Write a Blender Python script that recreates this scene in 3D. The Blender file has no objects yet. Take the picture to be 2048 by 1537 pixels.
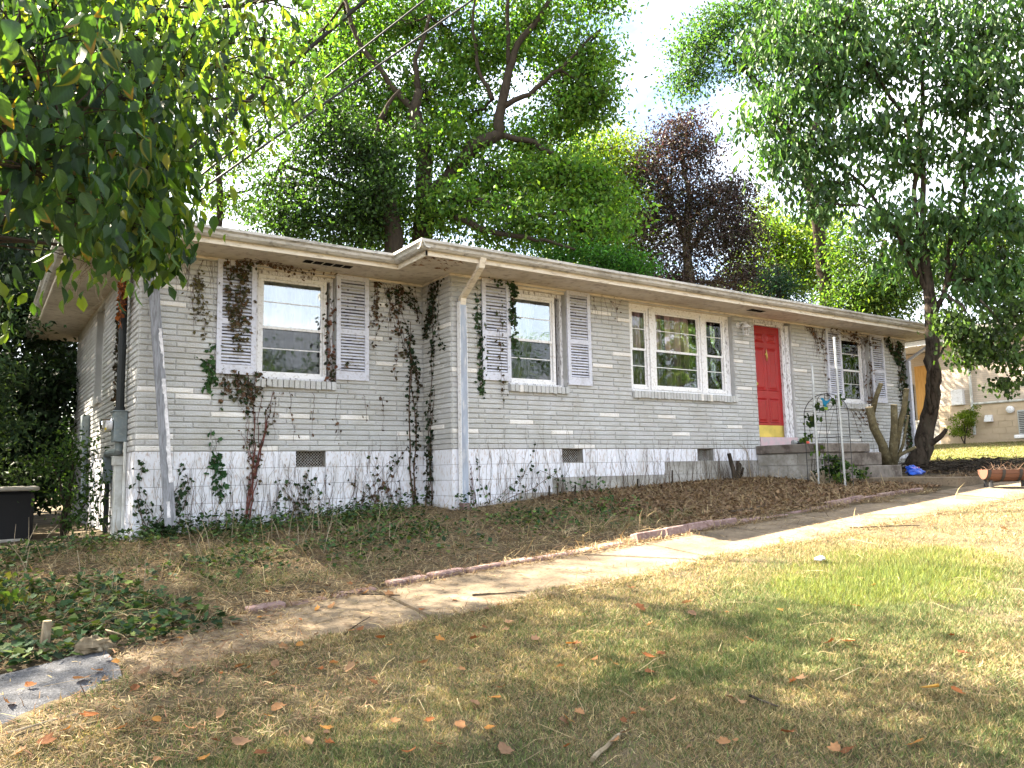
import bpy, math, random
import numpy as np
from mathutils import Vector, Matrix
rng = np.random.default_rng(7); random.seed(7)
sc = bpy.context.scene
COL = sc.collection
# ------------------------------------------------------------------ camera
F_PX, YAW, PITCH, ROLL = 1561.1, math.radians(34.44), math.radians(6.39), math.radians(1.16)
CAM = np.array([-1.465, -9.665, -0.307])
_F0 = np.array([math.sin(YAW), math.cos(YAW), 0.0]); _R0 = np.array([math.cos(YAW), -math.sin(YAW), 0.0]); _Z = np.array([0, 0, 1.0])
_FW = _F0*math.cos(PITCH) + _Z*math.sin(PITCH); _UP = -_F0*math.sin(PITCH) + _Z*math.cos(PITCH)
_RT = _R0*math.cos(ROLL) - _UP*math.sin(ROLL); _UQ = _R0*math.sin(ROLL) + _UP*math.cos(ROLL)
cam_d = bpy.data.cameras.new('camera'); cam = bpy.data.objects.new('camera', cam_d); COL.objects.link(cam)
cam_d.sensor_fit = 'HORIZONTAL'; cam_d.sensor_width = 36.0; cam_d.lens = 36.0*F_PX/2048.0
cam_d.clip_start = 0.05; cam_d.clip_end = 3000
cam.matrix_world = Matrix(((_RT[0], _UQ[0], -_FW[0], CAM[0]), (_RT[1], _UQ[1], -_FW[1], CAM[1]), (_RT[2], _UQ[2], -_FW[2], CAM[2]), (0, 0, 0, 1)))
sc.camera = cam
# ------------------------------------------------------------------ sky, sun, exposure
SUN = Vector((-1.98, 2.80, 3.52)).normalized()
w = bpy.data.worlds.new('World'); sc.world = w; w.use_nodes = True
nt = w.node_tree; nt.nodes.clear()
def N(t, kind, **kw):
    n = t.nodes.new(kind)
    for k, v in kw.items(): setattr(n, k, v)
    return n
sky = N(nt, 'ShaderNodeTexSky', sky_type='NISHITA', sun_disc=False)
sky.sun_elevation = math.asin(SUN.z); sky.sun_rotation = math.atan2(SUN.x, SUN.y)
sky.air_density = 1.0; sky.dust_density = 2.5; sky.ozone_density = 1.0
tc = N(nt, 'ShaderNodeTexCoord'); mp = N(nt, 'ShaderNodeMapping'); mp.inputs['Scale'].default_value = (1.6, 1.6, 4.0)
cn = N(nt, 'ShaderNodeTexNoise'); cn.inputs['Scale'].default_value = 1.3; cn.inputs['Detail'].default_value = 7; cn.inputs['Roughness'].default_value = .58
cr = N(nt, 'ShaderNodeValToRGB'); cr.color_ramp.elements[0].position = .34; cr.color_ramp.elements[1].position = .60
cloud = N(nt, 'ShaderNodeMix', data_type='RGBA')
cloud.inputs[7].default_value = (6.5, 6.6, 6.8, 1)      # sunlit cloud, same physical scale as the sky
bg = N(nt, 'ShaderNodeBackground'); bg.inputs['Strength'].default_value = 0.051
ow = N(nt, 'ShaderNodeOutputWorld')
L = nt.links.new
L(tc.outputs['Generated'], mp.inputs['Vector']); L(mp.outputs['Vector'], cn.inputs['Vector']); L(cn.outputs['Fac'], cr.inputs['Fac'])
L(cr.outputs['Color'], cloud.inputs[0]); L(sky.outputs['Color'], cloud.inputs[6]); L(cloud.outputs[2], bg.inputs['Color']); L(bg.outputs[0], ow.inputs[0])
sd = bpy.data.lights.new('sun', 'SUN'); so = bpy.data.objects.new('sun', sd); COL.objects.link(so)
sd.energy = 5.0; sd.angle = math.radians(0.53); sd.color = (1.0, 0.88, 0.70)
so.rotation_euler = (-SUN).to_track_quat('-Z', 'Y').to_euler(); so.location = (-20, 28, 35)
vs = sc.view_settings
sc.display_settings.display_device = 'sRGB'
vs.view_transform = 'Standard'; vs.look = 'None'; vs.gamma = 1.0; vs.use_curve_mapping = False
vs.exposure = 3.42
cy = sc.cycles
cy.max_bounces = 7; cy.diffuse_bounces = 3; cy.glossy_bounces = 3; cy.transmission_bounces = 4; cy.transparent_max_bounces = 8
cy.caustics_reflective = False; cy.caustics_refractive = False; cy.sample_clamp_indirect = 6
cy.use_denoising = True
# ------------------------------------------------------------------ placing helpers
def ray(x, y):
    return _FW + (x-1024.0)/F_PX*_RT + (768.5-y)/F_PX*_UQ
def at_depth(x, y, d): return CAM + d*ray(x, y)          # point d metres in front of the lens
def at_y(x, y, Y):
    r = ray(x, y); return CAM + (Y-CAM[1])/r[1]*r
def at_x(x, y, X):
    r = ray(x, y); return CAM + (X-CAM[0])/r[0]*r
def pix(P):
    d = np.atleast_2d(P)-CAM; z = d@_FW
    zz = np.where(np.abs(z) < 1e-4, 1e-4, z)
    return 1024+F_PX*(d@_RT)/zz, 768.5-F_PX*(d@_UQ)/zz, z
# ------------------------------------------------------------------ ground heights
def zw(x): return np.interp(x, [-30, -10, 0, 3.8, 5.5, 8, 10, 14, 20, 28, 60, 200], [-1.9, -1.5, -1.0, -.75, -.61, -.52, -.48, -.42, -.1, .45, .9, 1.5])
def zp(x): return np.interp(x, [-30, -10, -1.3, 0, 4.4, 10.5, 14, 20, 28, 60], [-2.4, -1.95, -1.42, -1.33, -1.06, -.70, -.55, -.2, .4, .8])
def gz(x, y):
    x = np.asarray(x, float); y = np.asarray(y, float)
    t = np.clip((-.4-y)/3.9, 0, 1)
    return zw(x)*(1-t)+zp(x)*t-.085*np.clip(-4.3-y, 0, 9)
# ------------------------------------------------------------------ materials
def mat(name, base, rough=.8, spec=.25, c2=None, nscale=6., lo=.4, hi=.65, c3=None, n3=30., bump=0., bscale=60., metal=0., stretch=None, attr=None, rnd=0., detail=6):
    m = bpy.data.materials.new(name); m.use_nodes = True; t = m.node_tree; b = t.nodes['Principled BSDF']
    b.inputs['Roughness'].default_value = rough; b.inputs['Specular IOR Level'].default_value = spec; b.inputs['Metallic'].default_value = metal
    geo = N(t, 'ShaderNodeNewGeometry'); src = geo.outputs['Position']
    if stretch:
        q = N(t, 'ShaderNodeMapping'); q.inputs['Scale'].default_value = stretch; t.links.new(src, q.inputs['Vector']); src = q.outputs['Vector']
    if attr:
        a = N(t, 'ShaderNodeAttribute', attribute_name=attr); col = a.outputs['Color']
    else:
        r = N(t, 'ShaderNodeRGB'); r.outputs[0].default_value = (*base, 1); col = r.outputs[0]
    def mixin(col, c, scale, lo, hi, mode='MIX'):
        n = N(t, 'ShaderNodeTexNoise'); n.inputs['Scale'].default_value = scale; n.inputs['Detail'].default_value = detail; n.inputs['Roughness'].default_value = .62
        t.links.new(src, n.inputs['Vector'])
        mr = N(t, 'ShaderNodeMapRange'); mr.inputs[1].default_value = lo; mr.inputs[2].default_value = hi
        t.links.new(n.outputs['Fac'], mr.inputs[0])
        x = N(t, 'ShaderNodeMix', data_type='RGBA', blend_type=mode); x.inputs[7].default_value = (*c, 1)
        t.links.new(mr.outputs[0], x.inputs[0]); t.links.new(col, x.inputs[6]); return x.outputs[2]
    if c2: col = mixin(col, c2, nscale, lo, hi, 'MULTIPLY' if attr else 'MIX')
    if c3: col = mixin(col, c3, n3, .52, .72, 'MULTIPLY' if attr else 'MIX')
    if rnd:
        oi = N(t, 'ShaderNodeObjectInfo'); mr = N(t, 'ShaderNodeMapRange'); mr.inputs[3].default_value = 1-rnd; mr.inputs[4].default_value = 1+rnd
        t.links.new(oi.outputs['Random'], mr.inputs[0]); h = N(t, 'ShaderNodeHueSaturation'); t.links.new(mr.outputs[0], h.inputs['Value']); t.links.new(col, h.inputs['Color']); col = h.outputs[0]
    t.links.new(col, b.inputs['Base Color'])
    if bump:
        n = N(t, 'ShaderNodeTexNoise'); n.inputs['Scale'].default_value = bscale; n.inputs['Detail'].default_value = 5
        t.links.new(src, n.inputs['Vector']); bp = N(t, 'ShaderNodeBump'); bp.inputs['Strength'].default_value = bump; bp.inputs['Distance'].default_value = .01
        t.links.new(n.outputs['Fac'], bp.inputs['Height']); t.links.new(bp.outputs[0], b.inputs['Normal'])
    return m
def leaf_mat(name, trans=.45, rough=.5, tint=(1.5, 1.35, .45), spec=.35, veins=False):
    m = bpy.data.materials.new(name); m.use_nodes = True; t = m.node_tree; b = t.nodes['Principled BSDF']
    b.inputs['Roughness'].default_value = rough; b.inputs['Specular IOR Level'].default_value = spec
    a = N(t, 'ShaderNodeAttribute', attribute_name='Col'); t.links.new(a.outputs['Color'], b.inputs['Base Color'])
    col = a.outputs['Color']
    tr = N(t, 'ShaderNodeBsdfTranslucent'); x = N(t, 'ShaderNodeMix', data_type='RGBA', blend_type='MULTIPLY'); x.inputs[0].default_value = 1; x.inputs[7].default_value = (*tint, 1)
    t.links.new(col, x.inputs[6]); t.links.new(x.outputs[2], tr.inputs['Color'])
    ms = N(t, 'ShaderNodeMixShader'); ms.inputs[0].default_value = trans
    t.links.new(b.outputs[0], ms.inputs[1]); t.links.new(tr.outputs[0], ms.inputs[2]); t.links.new(ms.outputs[0], t.nodes['Material Output'].inputs[0])
    return m
def glass_mat(name, refl, tint=(.9, .95, .93)):
    m = bpy.data.materials.new(name); m.use_nodes = True; t = m.node_tree; t.nodes.clear()
    o = N(t, 'ShaderNodeOutputMaterial'); tr = N(t, 'ShaderNodeBsdfTransparent'); tr.inputs[0].default_value = (*tint, 1)
    g = N(t, 'ShaderNodeBsdfGlossy'); g.inputs['Roughness'].default_value = .015; g.inputs['Color'].default_value = (.95, .97, 1, 1)
    n = N(t, 'ShaderNodeTexNoise'); n.inputs['Scale'].default_value = 2.2; n.inputs['Detail'].default_value = 1
    bp = N(t, 'ShaderNodeBump'); bp.inputs['Strength'].default_value = .05; bp.inputs['Distance'].default_value = .05; t.links.new(n.outputs['Fac'], bp.inputs['Height']); t.links.new(bp.outputs[0], g.inputs['Normal'])
    lw = N(t, 'ShaderNodeFresnel'); lw.inputs[0].default_value = 1.33
    ad = N(t, 'ShaderNodeMath', operation='ADD', use_clamp=True); ad.inputs[1].default_value = refl
    ms = N(t, 'ShaderNodeMixShader'); t.links.new(lw.outputs[0], ad.inputs[0]); t.links.new(ad.outputs[0], ms.inputs[0])
    t.links.new(tr.outputs[0], ms.inputs[1]); t.links.new(g.outputs[0], ms.inputs[2]); t.links.new(ms.outputs[0], o.inputs[0]); return m
M = {}
M['ground'] = mat('soil', (.06, .047, .03), .95, .1, c2=(.115, .092, .055), nscale=2.2, lo=.38, hi=.62, c3=(.05, .04, .03), n3=22, bump=.6, bscale=45)
M['concrete'] = mat('concrete', (.22, .172, .118), .9, .15, c2=(.115, .09, .064), nscale=2.2, lo=.40, hi=.64, c3=(.075, .06, .045), n3=30, bump=.9, bscale=110)
M['asphalt'] = mat('asphalt', (.075, .078, .088), .95, .15, c2=(.17, .175, .19), nscale=90, lo=.5, hi=.7, c3=(.035, .035, .035), n3=40, bump=.9, bscale=130)
M['mortar'] = mat('mortar', (.39, .395, .395), .95, .1, c2=(.47, .475, .475), nscale=5)
M['blockmortar'] = mat('painted_joint', (.24, .24, .25), .9, .1, c2=(.16, .155, .15), nscale=5)
M['brick'] = mat('painted_brick', (.3, .3, .3), .75, .25, attr='Col', c2=(.86, .84, .80), nscale=2.3, lo=.42, hi=.66, c3=(.80, .78, .74), n3=70, bump=.9, bscale=55)
M['block'] = mat('painted_block', (.74, .76, .83), .8, .2, c2=(.56, .56, .57), nscale=2.6, lo=.47, hi=.72, c3=(.40, .30, .25), n3=26, bump=.25, bscale=90, stretch=(1.6, 1.6, .55), rnd=.03)
M['rawblock'] = mat('dirty_block', (.40, .39, .37), .9, .15, c2=(.24, .23, .205), nscale=3.5, lo=.4, hi=.62, c3=(.22, .20, .16), n3=24, bump=.4, bscale=90)
M['cream'] = mat('weathered_trim', (.72, .66, .56), .6, .3, c2=(.55, .47, .37), nscale=3.2, lo=.5, hi=.75, c3=(.30, .24, .18), n3=18, stretch=(.5, .5, 3))
M['soffit'] = mat('soffit_paint', (.62, .56, .47), .7, .2, c2=(.46, .39, .31), nscale=1.7, lo=.45, hi=.7, c3=(.30, .24, .19), n3=9)
M['gutter'] = mat('gutter_metal', (.50, .485, .455), .5, .4, c2=(.27, .255, .225), nscale=3.0, lo=.45, hi=.68, c3=(.10, .09, .075), n3=22, stretch=(.45, .45, 2.0))
M['rot'] = mat('rotten_wood', (.22, .13, .08), .95, .1, c2=(.42, .26, .15), nscale=14, c3=(.05, .035, .025), n3=40, bump=.6)
M['shingle'] = mat('shingle', (.07, .068, .065), .95, .1, c2=(.16, .15, .13), nscale=8, c3=(.03, .03, .03), n3=60)
M['shutter'] = mat('shutter_paint', (.58, .60, .69), .55, .3, c2=(.46, .47, .53), nscale=5, lo=.5, hi=.75, c3=(.36, .34, .35), n3=28)
M['slatshade'] = mat('slat_gap_shade', (.10, .10, .115), .8, .1)  # near-black colour standing in for the shade between louvres
M['white'] = mat('white_paint', (.80, .80, .82), .5, .35, c2=(.62, .61, .60), nscale=4, lo=.55, hi=.8, c3=(.45, .42, .38), n3=30)
M['peel'] = mat('peeling_paint', (.70, .70, .73), .7, .25, c2=(.30, .29, .30), nscale=30, lo=.54, hi=.6, c3=(.16, .14, .13), n3=60, stretch=(1, 1, .3))
M['red'] = mat('red_door_paint', (.34, .011, .012), .42, .4, c2=(.28, .010, .010), nscale=3)
M['brass'] = mat('brass', (.60, .46, .13), .28, .5, metal=1., c2=(.42, .34, .10), nscale=5)
M['pink'] = mat('overspray_concrete', (.60, .42, .45), .8, .2, c2=(.45, .42, .42), nscale=9)
M['stoop'] = mat('stoop_concrete', (.185, .165, .145), .9, .15, c2=(.085, .07, .06), nscale=4.5, lo=.42, hi=.64, c3=(.22, .185, .165), n3=15, bump=.4, bscale=90)
M['dark'] = mat('dark_void', (.012, .012, .012), .9, .05)
M['room'] = mat('room_wall', (.16, .13, .11), .9, .1)
M['wire'] = mat('grille_metal', (.50, .50, .49), .5, .4, c2=(.30, .26, .22), nscale=20)
M['cabl'] = mat('cable_rubber', (.015, .015, .015), .6, .2)
M['steel'] = mat('galvanised_steel', (.42, .44, .45), .45, .5, metal=.6, c2=(.30, .31, .31), nscale=12)
M['greyteal'] = mat('meter_paint', (.20, .245, .27), .5, .35, c2=(.15, .18, .19), nscale=6, c3=(.28, .30, .28), n3=25)
M['blackpipe'] = mat('black_pipe', (.022, .026, .028), .55, .3)
M['pale_pipe'] = mat('pale_pipe', (.62, .64, .63), .6, .3, c2=(.42, .42, .38), nscale=6)
M['board'] = mat('weathered_board', (.27, .28, .31), .9, .1, c2=(.16, .165, .18), nscale=22, lo=.4, hi=.6, stretch=(2.4, 2.4, .12), bump=.4, bscale=40)
M['boardpeel'] = mat('board_paint_flake', (.72, .71, .74), .8, .2, c2=(.45, .44, .46), nscale=20)
M['downspout'] = mat('chalky_downspout', (.36, .41, .50), .6, .3, c2=(.27, .30, .36), nscale=6, lo=.42, hi=.64, c3=(.58, .58, .60), n3=16, stretch=(1, 1, .25))
M['paver'] = mat('edging_block', (.23, .155, .145), .9, .15, c2=(.15, .10, .095), nscale=9, c3=(.32, .26, .23), n3=30, bump=.4, bscale=90, rnd=.12)
M['bark'] = mat('bark', (.05, .04, .03), .95, .1, c2=(.035, .028, .022), nscale=16, lo=.42, hi=.6, stretch=(1, 1, .3), bump=1., bscale=22)
M['barkpale'] = mat('pale_bark', (.21, .17, .115), .9, .1, c2=(.11, .09, .062), nscale=10, c3=(.30, .26, .19), n3=22, stretch=(1, 1, .5), bump=.5, bscale=40)
M['prunebark'] = mat('olive_bark', (.12, .10, .055), .9, .1, c2=(.065, .055, .032), nscale=10, c3=(.18, .16, .10), n3=22, bump=.6, bscale=40)
M['barkdark'] = mat('dark_bark', (.06, .047, .036), .95, .1, c2=(.016, .013, .010), nscale=18, lo=.42, hi=.58, c3=(.09, .08, .06), n3=9, bump=1., bscale=26, stretch=(1, 1, .35))
M['cutwood'] = mat('cut_wood', (.62, .50, .32), .8, .2, c2=(.48, .36, .21), nscale=25)
M['stem'] = mat('vine_stem', (.12, .075, .05), .9, .1, c2=(.06, .04, .03), nscale=20)
M['redstem'] = mat('red_vine_stem', (.15, .055, .045), .9, .1, c2=(.06, .03, .025), nscale=20)
M['paletwig'] = mat('dry_twig', (.36, .30, .21), .9, .1, c2=(.22, .18, .13), nscale=20)
M['leaf'] = leaf_mat('leaf', .5, .55, (1.4, 1.6, .45), .2)
M['darkleaf'] = leaf_mat('glossy_leaf', .34, .48, (1.4, 1.6, .5), .36)
M['bigleaf'] = leaf_mat('broad_leaf', .45, .5, (2.1, 2.1, .4), .25)
M['purple'] = leaf_mat('purple_leaf', .3, .5, (1.3, .8, .8))
M['ivy'] = leaf_mat('ivy_leaf', .2, .65, spec=.15)
M['grass'] = leaf_mat('grass_blade', .3, .7, (1.2, 1.15, .7), .15)
M['dry'] = leaf_mat('dry_leaf', .22, .8, (1.2, 1., .7), .1)
M['bluebag'] = mat('blue_plastic', (.012, .09, .50), .4, .5, c2=(.01, .05, .33), nscale=12)
M['pinkprint'] = mat('pink_print', (.75, .25, .45), .5)
M['whiteprint'] = mat('white_print', (.75, .75, .8), .5)
M['barrel'] = mat('barrel_wood', (.13, .062, .04), .65, .3, c2=(.13, .06, .04), nscale=9, stretch=(1, 1, 6))
M['iron'] = mat('dark_iron', (.03, .03, .032), .5, .4)
M['black'] = mat('black_plastic', (.012, .012, .013), .35, .5)
M['orange'] = mat('orange_red_plastic', (.75, .10, .05), .4)
M['birdblue'] = mat('blue_enamel', (.01, .17, .30), .4, .4)
M['plywood'] = mat('plywood', (.62, .36, .12), .7, .2, c2=(.50, .27, .08), nscale=5, stretch=(5, 5, .6))
M['soil_pot'] = mat('pot_soil', (.05, .035, .025), .95)
M['tub'] = mat('dark_tub', (.018, .018, .02), .7, .2)
M['tubrim'] = mat('tub_rim', (.45, .43, .40), .6, .3, c2=(.25, .22, .18), nscale=8)
M['sheer'] = leaf_mat('sheer_curtain', .4, .9, (1, 1, 1), .05)
M['gl_sky'] = glass_mat('upper_pane_glass', .17)
M['gl_dark'] = glass_mat('screened_pane_glass', .02, (.62, .64, .66))
M['gl_mid'] = glass_mat('living_room_glass', .0, (.96, .96, .97))
def nbrick():
    m = bpy.data.materials.new('neighbour_brick'); m.use_nodes = True; t = m.node_tree; b = t.nodes['Principled BSDF']; b.inputs['Roughness'].default_value = .85
    g = N(t, 'ShaderNodeNewGeometry'); q = N(t, 'ShaderNodeMapping'); q.inputs['Rotation'].default_value = (0, math.radians(90), math.radians(90))
    sx = N(t, 'ShaderNodeSeparateXYZ'); cx = N(t, 'ShaderNodeCombineXYZ'); t.links.new(g.outputs['Position'], sx.inputs[0]); t.links.new(sx.outputs['Y'], cx.inputs['X']); t.links.new(sx.outputs['Z'], cx.inputs['Y'])
    k = N(t, 'ShaderNodeTexBrick'); k.inputs['Scale'].default_value = 1; k.inputs['Brick Width'].default_value = .4; k.inputs['Row Height'].default_value = .0677; k.inputs['Mortar Size'].default_value = .006
    k.inputs['Color1'].default_value = (.56, .48, .40, 1); k.inputs['Color2'].default_value = (.50, .42, .34, 1); k.inputs['Mortar'].default_value = (.40, .35, .30, 1)
    t.links.new(cx.outputs[0], k.inputs['Vector']); t.links.new(k.outputs['Color'], b.inputs['Base Color']); return m
M['nbrick'] = nbrick()
M['nblock'] = mat('tan_block', (.60, .48, .34), .85, .2, c2=(.52, .41, .29), nscale=3)
# ------------------------------------------------------------------ mesh helpers
WLOC = {}
def link(o, parent=None, loc=None):
    COL.objects.link(o)
    if loc is not None: o.location = loc
    WLOC[o.name] = Vector(o.location)
    if parent is not None:
        o.parent = parent; o.matrix_parent_inverse = Matrix.Translation(-WLOC[parent.name])
    return o
def tag(o, label, cat, group=None):
    o['label'] = label; o['category'] = cat
    if group: o['group'] = group
    return o
def thing(name, label, cat, loc, group=None):
    o = bpy.data.objects.new(name, None); o.empty_display_size = .1; link(o, None, loc); return tag(o, label, cat, group)
def mesh_np(name, V, Fc, cols=None, mtl=None, smooth=False):
    V = np.asarray(V, np.float32); Fc = np.asarray(Fc, np.int32); k = Fc.shape[1]
    me = bpy.data.meshes.new(name); me.vertices.add(len(V)); me.vertices.foreach_set('co', V.ravel())
    me.loops.add(Fc.size); me.loops.foreach_set('vertex_index', Fc.ravel())
    me.polygons.add(len(Fc)); me.polygons.foreach_set('loop_start', np.arange(0, Fc.size, k, dtype=np.int32)); me.polygons.foreach_set('loop_total', np.full(len(Fc), k, np.int32))
    if smooth: me.polygons.foreach_set('use_smooth', np.ones(len(Fc), bool))
    me.update(calc_edges=True)
    if cols is not None:
        a = me.attributes.new('Col', 'FLOAT_COLOR', 'POINT'); c = np.ones((len(V), 4), np.float32); c[:, :3] = cols; a.data.foreach_set('color', c.ravel())
    if mtl: me.materials.append(mtl)
    return me
def put(name, me, parent=None, kind=None, recentre=True):
    """links a mesh given in world coordinates as one object with its origin at its own centre"""
    n = len(me.vertices); co = np.empty(n*3, np.float32); me.vertices.foreach_get('co', co); co = co.reshape(-1, 3)
    c = (co.min(0)+co.max(0))/2; me.vertices.foreach_set('co', (co-c).ravel())
    o = bpy.data.objects.new(name, me); link(o, parent, Vector(c.tolist()))
    if kind: o['kind'] = kind
    return o
class MB:
    def __init__(s): s.v = []; s.f = []; s.c = []
    def add(s, vs, fs, col=None):
        n = len(s.v); s.v += [tuple(p) for p in vs]; s.f += [tuple(i+n for i in f) for f in fs]
        s.c += [col or (.5, .5, .5)]*len(vs); return s
    def box(s, x0, x1, y0, y1, z0, z1, col=None):
        v = [(x0, y0, z0), (x1, y0, z0), (x1, y1, z0), (x0, y1, z0), (x0, y0, z1), (x1, y0, z1), (x1, y1, z1), (x0, y1, z1)]
        return s.add(v, [(0, 3, 2, 1), (4, 5, 6, 7), (0, 1, 5, 4), (1, 2, 6, 5), (2, 3, 7, 6), (3, 0, 4, 7)], col)
    def bbox(s, x0, x1, y0, y1, z0, z1, b=.006):
        "box with chamfered edges on every side"
        P = []
        for (x, sx) in ((x0, 1), (x1, -1)):
            for (y, sy) in ((y0, 1), (y1, -1)):
                for (z, sz) in ((z0, 1), (z1, -1)):
                    P += [(x, y+sy*b, z+sz*b), (x+sx*b, y, z+sz*b), (x+sx*b, y+sy*b, z)]
        I = lambda i, j, k, a: ((i*2+j)*2+k)*3+a
        fs = [(I(0,0,0,0), I(0,0,1,0), I(0,1,1,0), I(0,1,0,0)), (I(1,0,0,0), I(1,1,0,0), I(1,1,1,0), I(1,0,1,0)),
              (I(0,0,0,1), I(1,0,0,1), I(1,0,1,1), I(0,0,1,1)), (I(0,1,0,1), I(0,1,1,1), I(1,1,1,1), I(1,1,0,1)),
              (I(0,0,0,2), I(0,1,0,2), I(1,1,0,2), I(1,0,0,2)), (I(0,0,1,2), I(1,0,1,2), I(1,1,1,2), I(0,1,1,2))]
        for i in (0, 1):
            for j in (0, 1):
                fs.append((I(i,j,0,0), I(i,j,0,1), I(i,j,1,1), I(i,j,1,0)))
                fs.append((I(i,0,j,0), I(i,1,j,0), I(i,1,j,2), I(i,0,j,2)))
                fs.append((I(0,i,j,1), I(0,i,j,2), I(1,i,j,2), I(1,i,j,1)))
                for k in (0, 1): fs.append((I(i,j,k,0), I(i,j,k,1), I(i,j,k,2)))
        return s.add(P, fs)
    def tube(s, pts, rad, n=6, col=None, cap=True, jit=0.):
        pts = [np.array(p, float) for p in pts]
        if not hasattr(rad, '__len__'): rad = [rad]*len(pts)
        vs = []; ref = np.array([.31, .17, .93])
        for i, p in enumerate(pts):
            t = pts[min(i+1, len(pts)-1)]-pts[max(i-1, 0)]; t = t/(np.linalg.norm(t)+1e-9)
            a = np.cross(t, ref); 
            if np.linalg.norm(a) < .15: a = np.cross(t, np.array([1., 0, 0]))
            a /= np.linalg.norm(a); b = np.cross(t, a)
            for k in range(n):
                q = 2*math.pi*k/n; vs.append(p+rad[i]*(1+jit*random.uniform(-1, 1))*(math.cos(q)*a+math.sin(q)*b))
        fs = [(i*n+k, i*n+(k+1) % n, (i+1)*n+(k+1) % n, (i+1)*n+k) for i in range(len(pts)-1) for k in range(n)]
        if cap and n > 2: fs += [tuple(range(n-1, -1, -1)), tuple((len(pts)-1)*n+k for k in range(n))]
        return s.add(vs, fs, col)
    def prism(s, poly, h, axis='z', base=0., col=None):
        n = len(poly)
        def P(a, b, c): return {'z': (a, b, c), 'y': (a, c, b), 'x': (c, a, b)}[axis]
        vs = [P(a, b, base) for a, b in poly]+[P(a, b, base+h) for a, b in poly]
        return s.add(vs, [tuple(range(n-1, -1, -1)), tuple(range(n, 2*n))]+[(i, (i+1) % n, n+(i+1) % n, n+i) for i in range(n)], col)
    def disc_y(s, cx, y, cz, r, n=16):
        return s.add([(cx+r*math.cos(2*math.pi*k/n), y, cz+r*math.sin(2*math.pi*k/n)) for k in range(n)], [tuple(range(n))])
    def lathe(s, prof, c, n=16, axis='z'):
        vs = []
        for r, h in prof:
            for k in range(n):
                q = 2*math.pi*k/n; a, b = r*math.cos(q), r*math.sin(q)
                vs.append({'z': (c[0]+a, c[1]+b, c[2]+h), 'x': (c[0]+h, c[1]+a, c[2]+b), 'y': (c[0]+a, c[1]+h, c[2]+b)}[axis])
        m = len(prof)
        fs = [(i*n+k, i*n+(k+1) % n, (i+1)*n+(k+1) % n, (i+1)*n+k) for i in range(m-1) for k in range(n)]
        return s.add(vs, fs+[tuple(range(n-1, -1, -1)), tuple((m-1)*n+k for k in range(n))])
    def mesh(s, name, mtl=None, cols=False, smooth=False):
        me = bpy.data.meshes.new(name); me.from_pydata(s.v, [], s.f)
        if cols:
            a = me.attributes.new('Col', 'FLOAT_COLOR', 'POINT'); c = np.ones((len(s.v), 4), np.float32); c[:, :3] = s.c; a.data.foreach_set('color', c.ravel())
        if mtl: me.materials.append(mtl)
        if smooth: me.polygons.foreach_set('use_smooth', [True]*len(me.polygons))
        return me
    def put(s, name, mtl, parent=None, kind=None, cols=False, smooth=False):
        return put(name, s.mesh(name, mtl, cols, smooth), parent, kind)
# leaf templates: (along, across, out) and triangles
T_RHOMB = (np.array([(0, 0, 0), (.45, .5, .10), (1, 0, -.05), (.45, -.5, .10)]), np.array([(0, 1, 2), (0, 2, 3)]))
T_OVATE = (np.array([(0, 0, 0), (.22, .34, .09), (.55, .5, .11), (.82, .25, .02), (1.08, 0, -.14), (.82, -.25, .02), (.55, -.5, .11), (.22, -.34, .09), (.5, 0, 0)]),
           np.array([(0, 1, 8), (1, 2, 8), (2, 3, 8), (3, 4, 8), (4, 5, 8), (5, 6, 8), (6, 7, 8), (7, 0, 8)]))
T_IVY = (np.array([(0, 0, 0), (.05, .45, .05), (.4, .30, .0), (.55, .55, .05), (1, 0, -.05), (.55, -.55, .05), (.4, -.30, 0), (.05, -.45, .05)]),
         np.array([(0, 1, 2), (0, 2, 4), (2, 3, 4), (0, 4, 6), (6, 4, 5), (0, 6, 7)]))
T_BLADE = (np.array([(0, .5, 0), (0, -.5, 0), (1, 0, 0)]), np.array([(0, 1, 2)]))
T_BLADE2 = (np.array([(0, .5, 0), (0, -.5, 0), (.6, .4, .03), (.6, -.4, .03), (1, 0, -.12)]), np.array([(0, 1, 3), (0, 3, 2), (2, 3, 4)]))
def unit(a): return a/(np.linalg.norm(a, axis=-1, keepdims=True)+1e-9)
def scatter(name, P, length, width, axis, normal, cols, T, mtl):
    "one mesh of many leaves / blades"
    P = np.asarray(P, float); n = len(P); a = unit(np.asarray(axis, float)); s_ = unit(np.cross(np.asarray(normal, float), a)); nn = np.cross(a, s_)
    L_ = np.broadcast_to(length, (n,)).reshape(n, 1, 1); W_ = np.broadcast_to(width, (n,)).reshape(n, 1, 1)
    tv, tf = T
    V = P[:, None, :]+tv[None, :, 0:1]*L_*a[:, None, :]+tv[None, :, 1:2]*W_*s_[:, None, :]+tv[None, :, 2:3]*L_*nn[:, None, :]
    Fc = (np.arange(n)[:, None, None]*len(tv)+tf[None]).reshape(-1, 3)
    C_ = np.repeat(np.asarray(cols), len(tv), 0)
    return mesh_np(name, V.reshape(-1, 3), Fc, C_, mtl)
def mixcol(n, palette, weights=None, jit=.18):
    pal = np.array(palette); i = rng.choice(len(pal), n, p=None if weights is None else np.array(weights)/sum(weights))
    j = rng.choice(len(pal), n, p=None if weights is None else np.array(weights)/sum(weights))
    t = rng.random((n, 1))*.5
    return (pal[i]*(1-t)+pal[j]*t)*(1+jit*rng.standard_normal((n, 1))).clip(.4, 1.7)
def rdir(n): return unit(rng.standard_normal((n, 3)))
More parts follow.
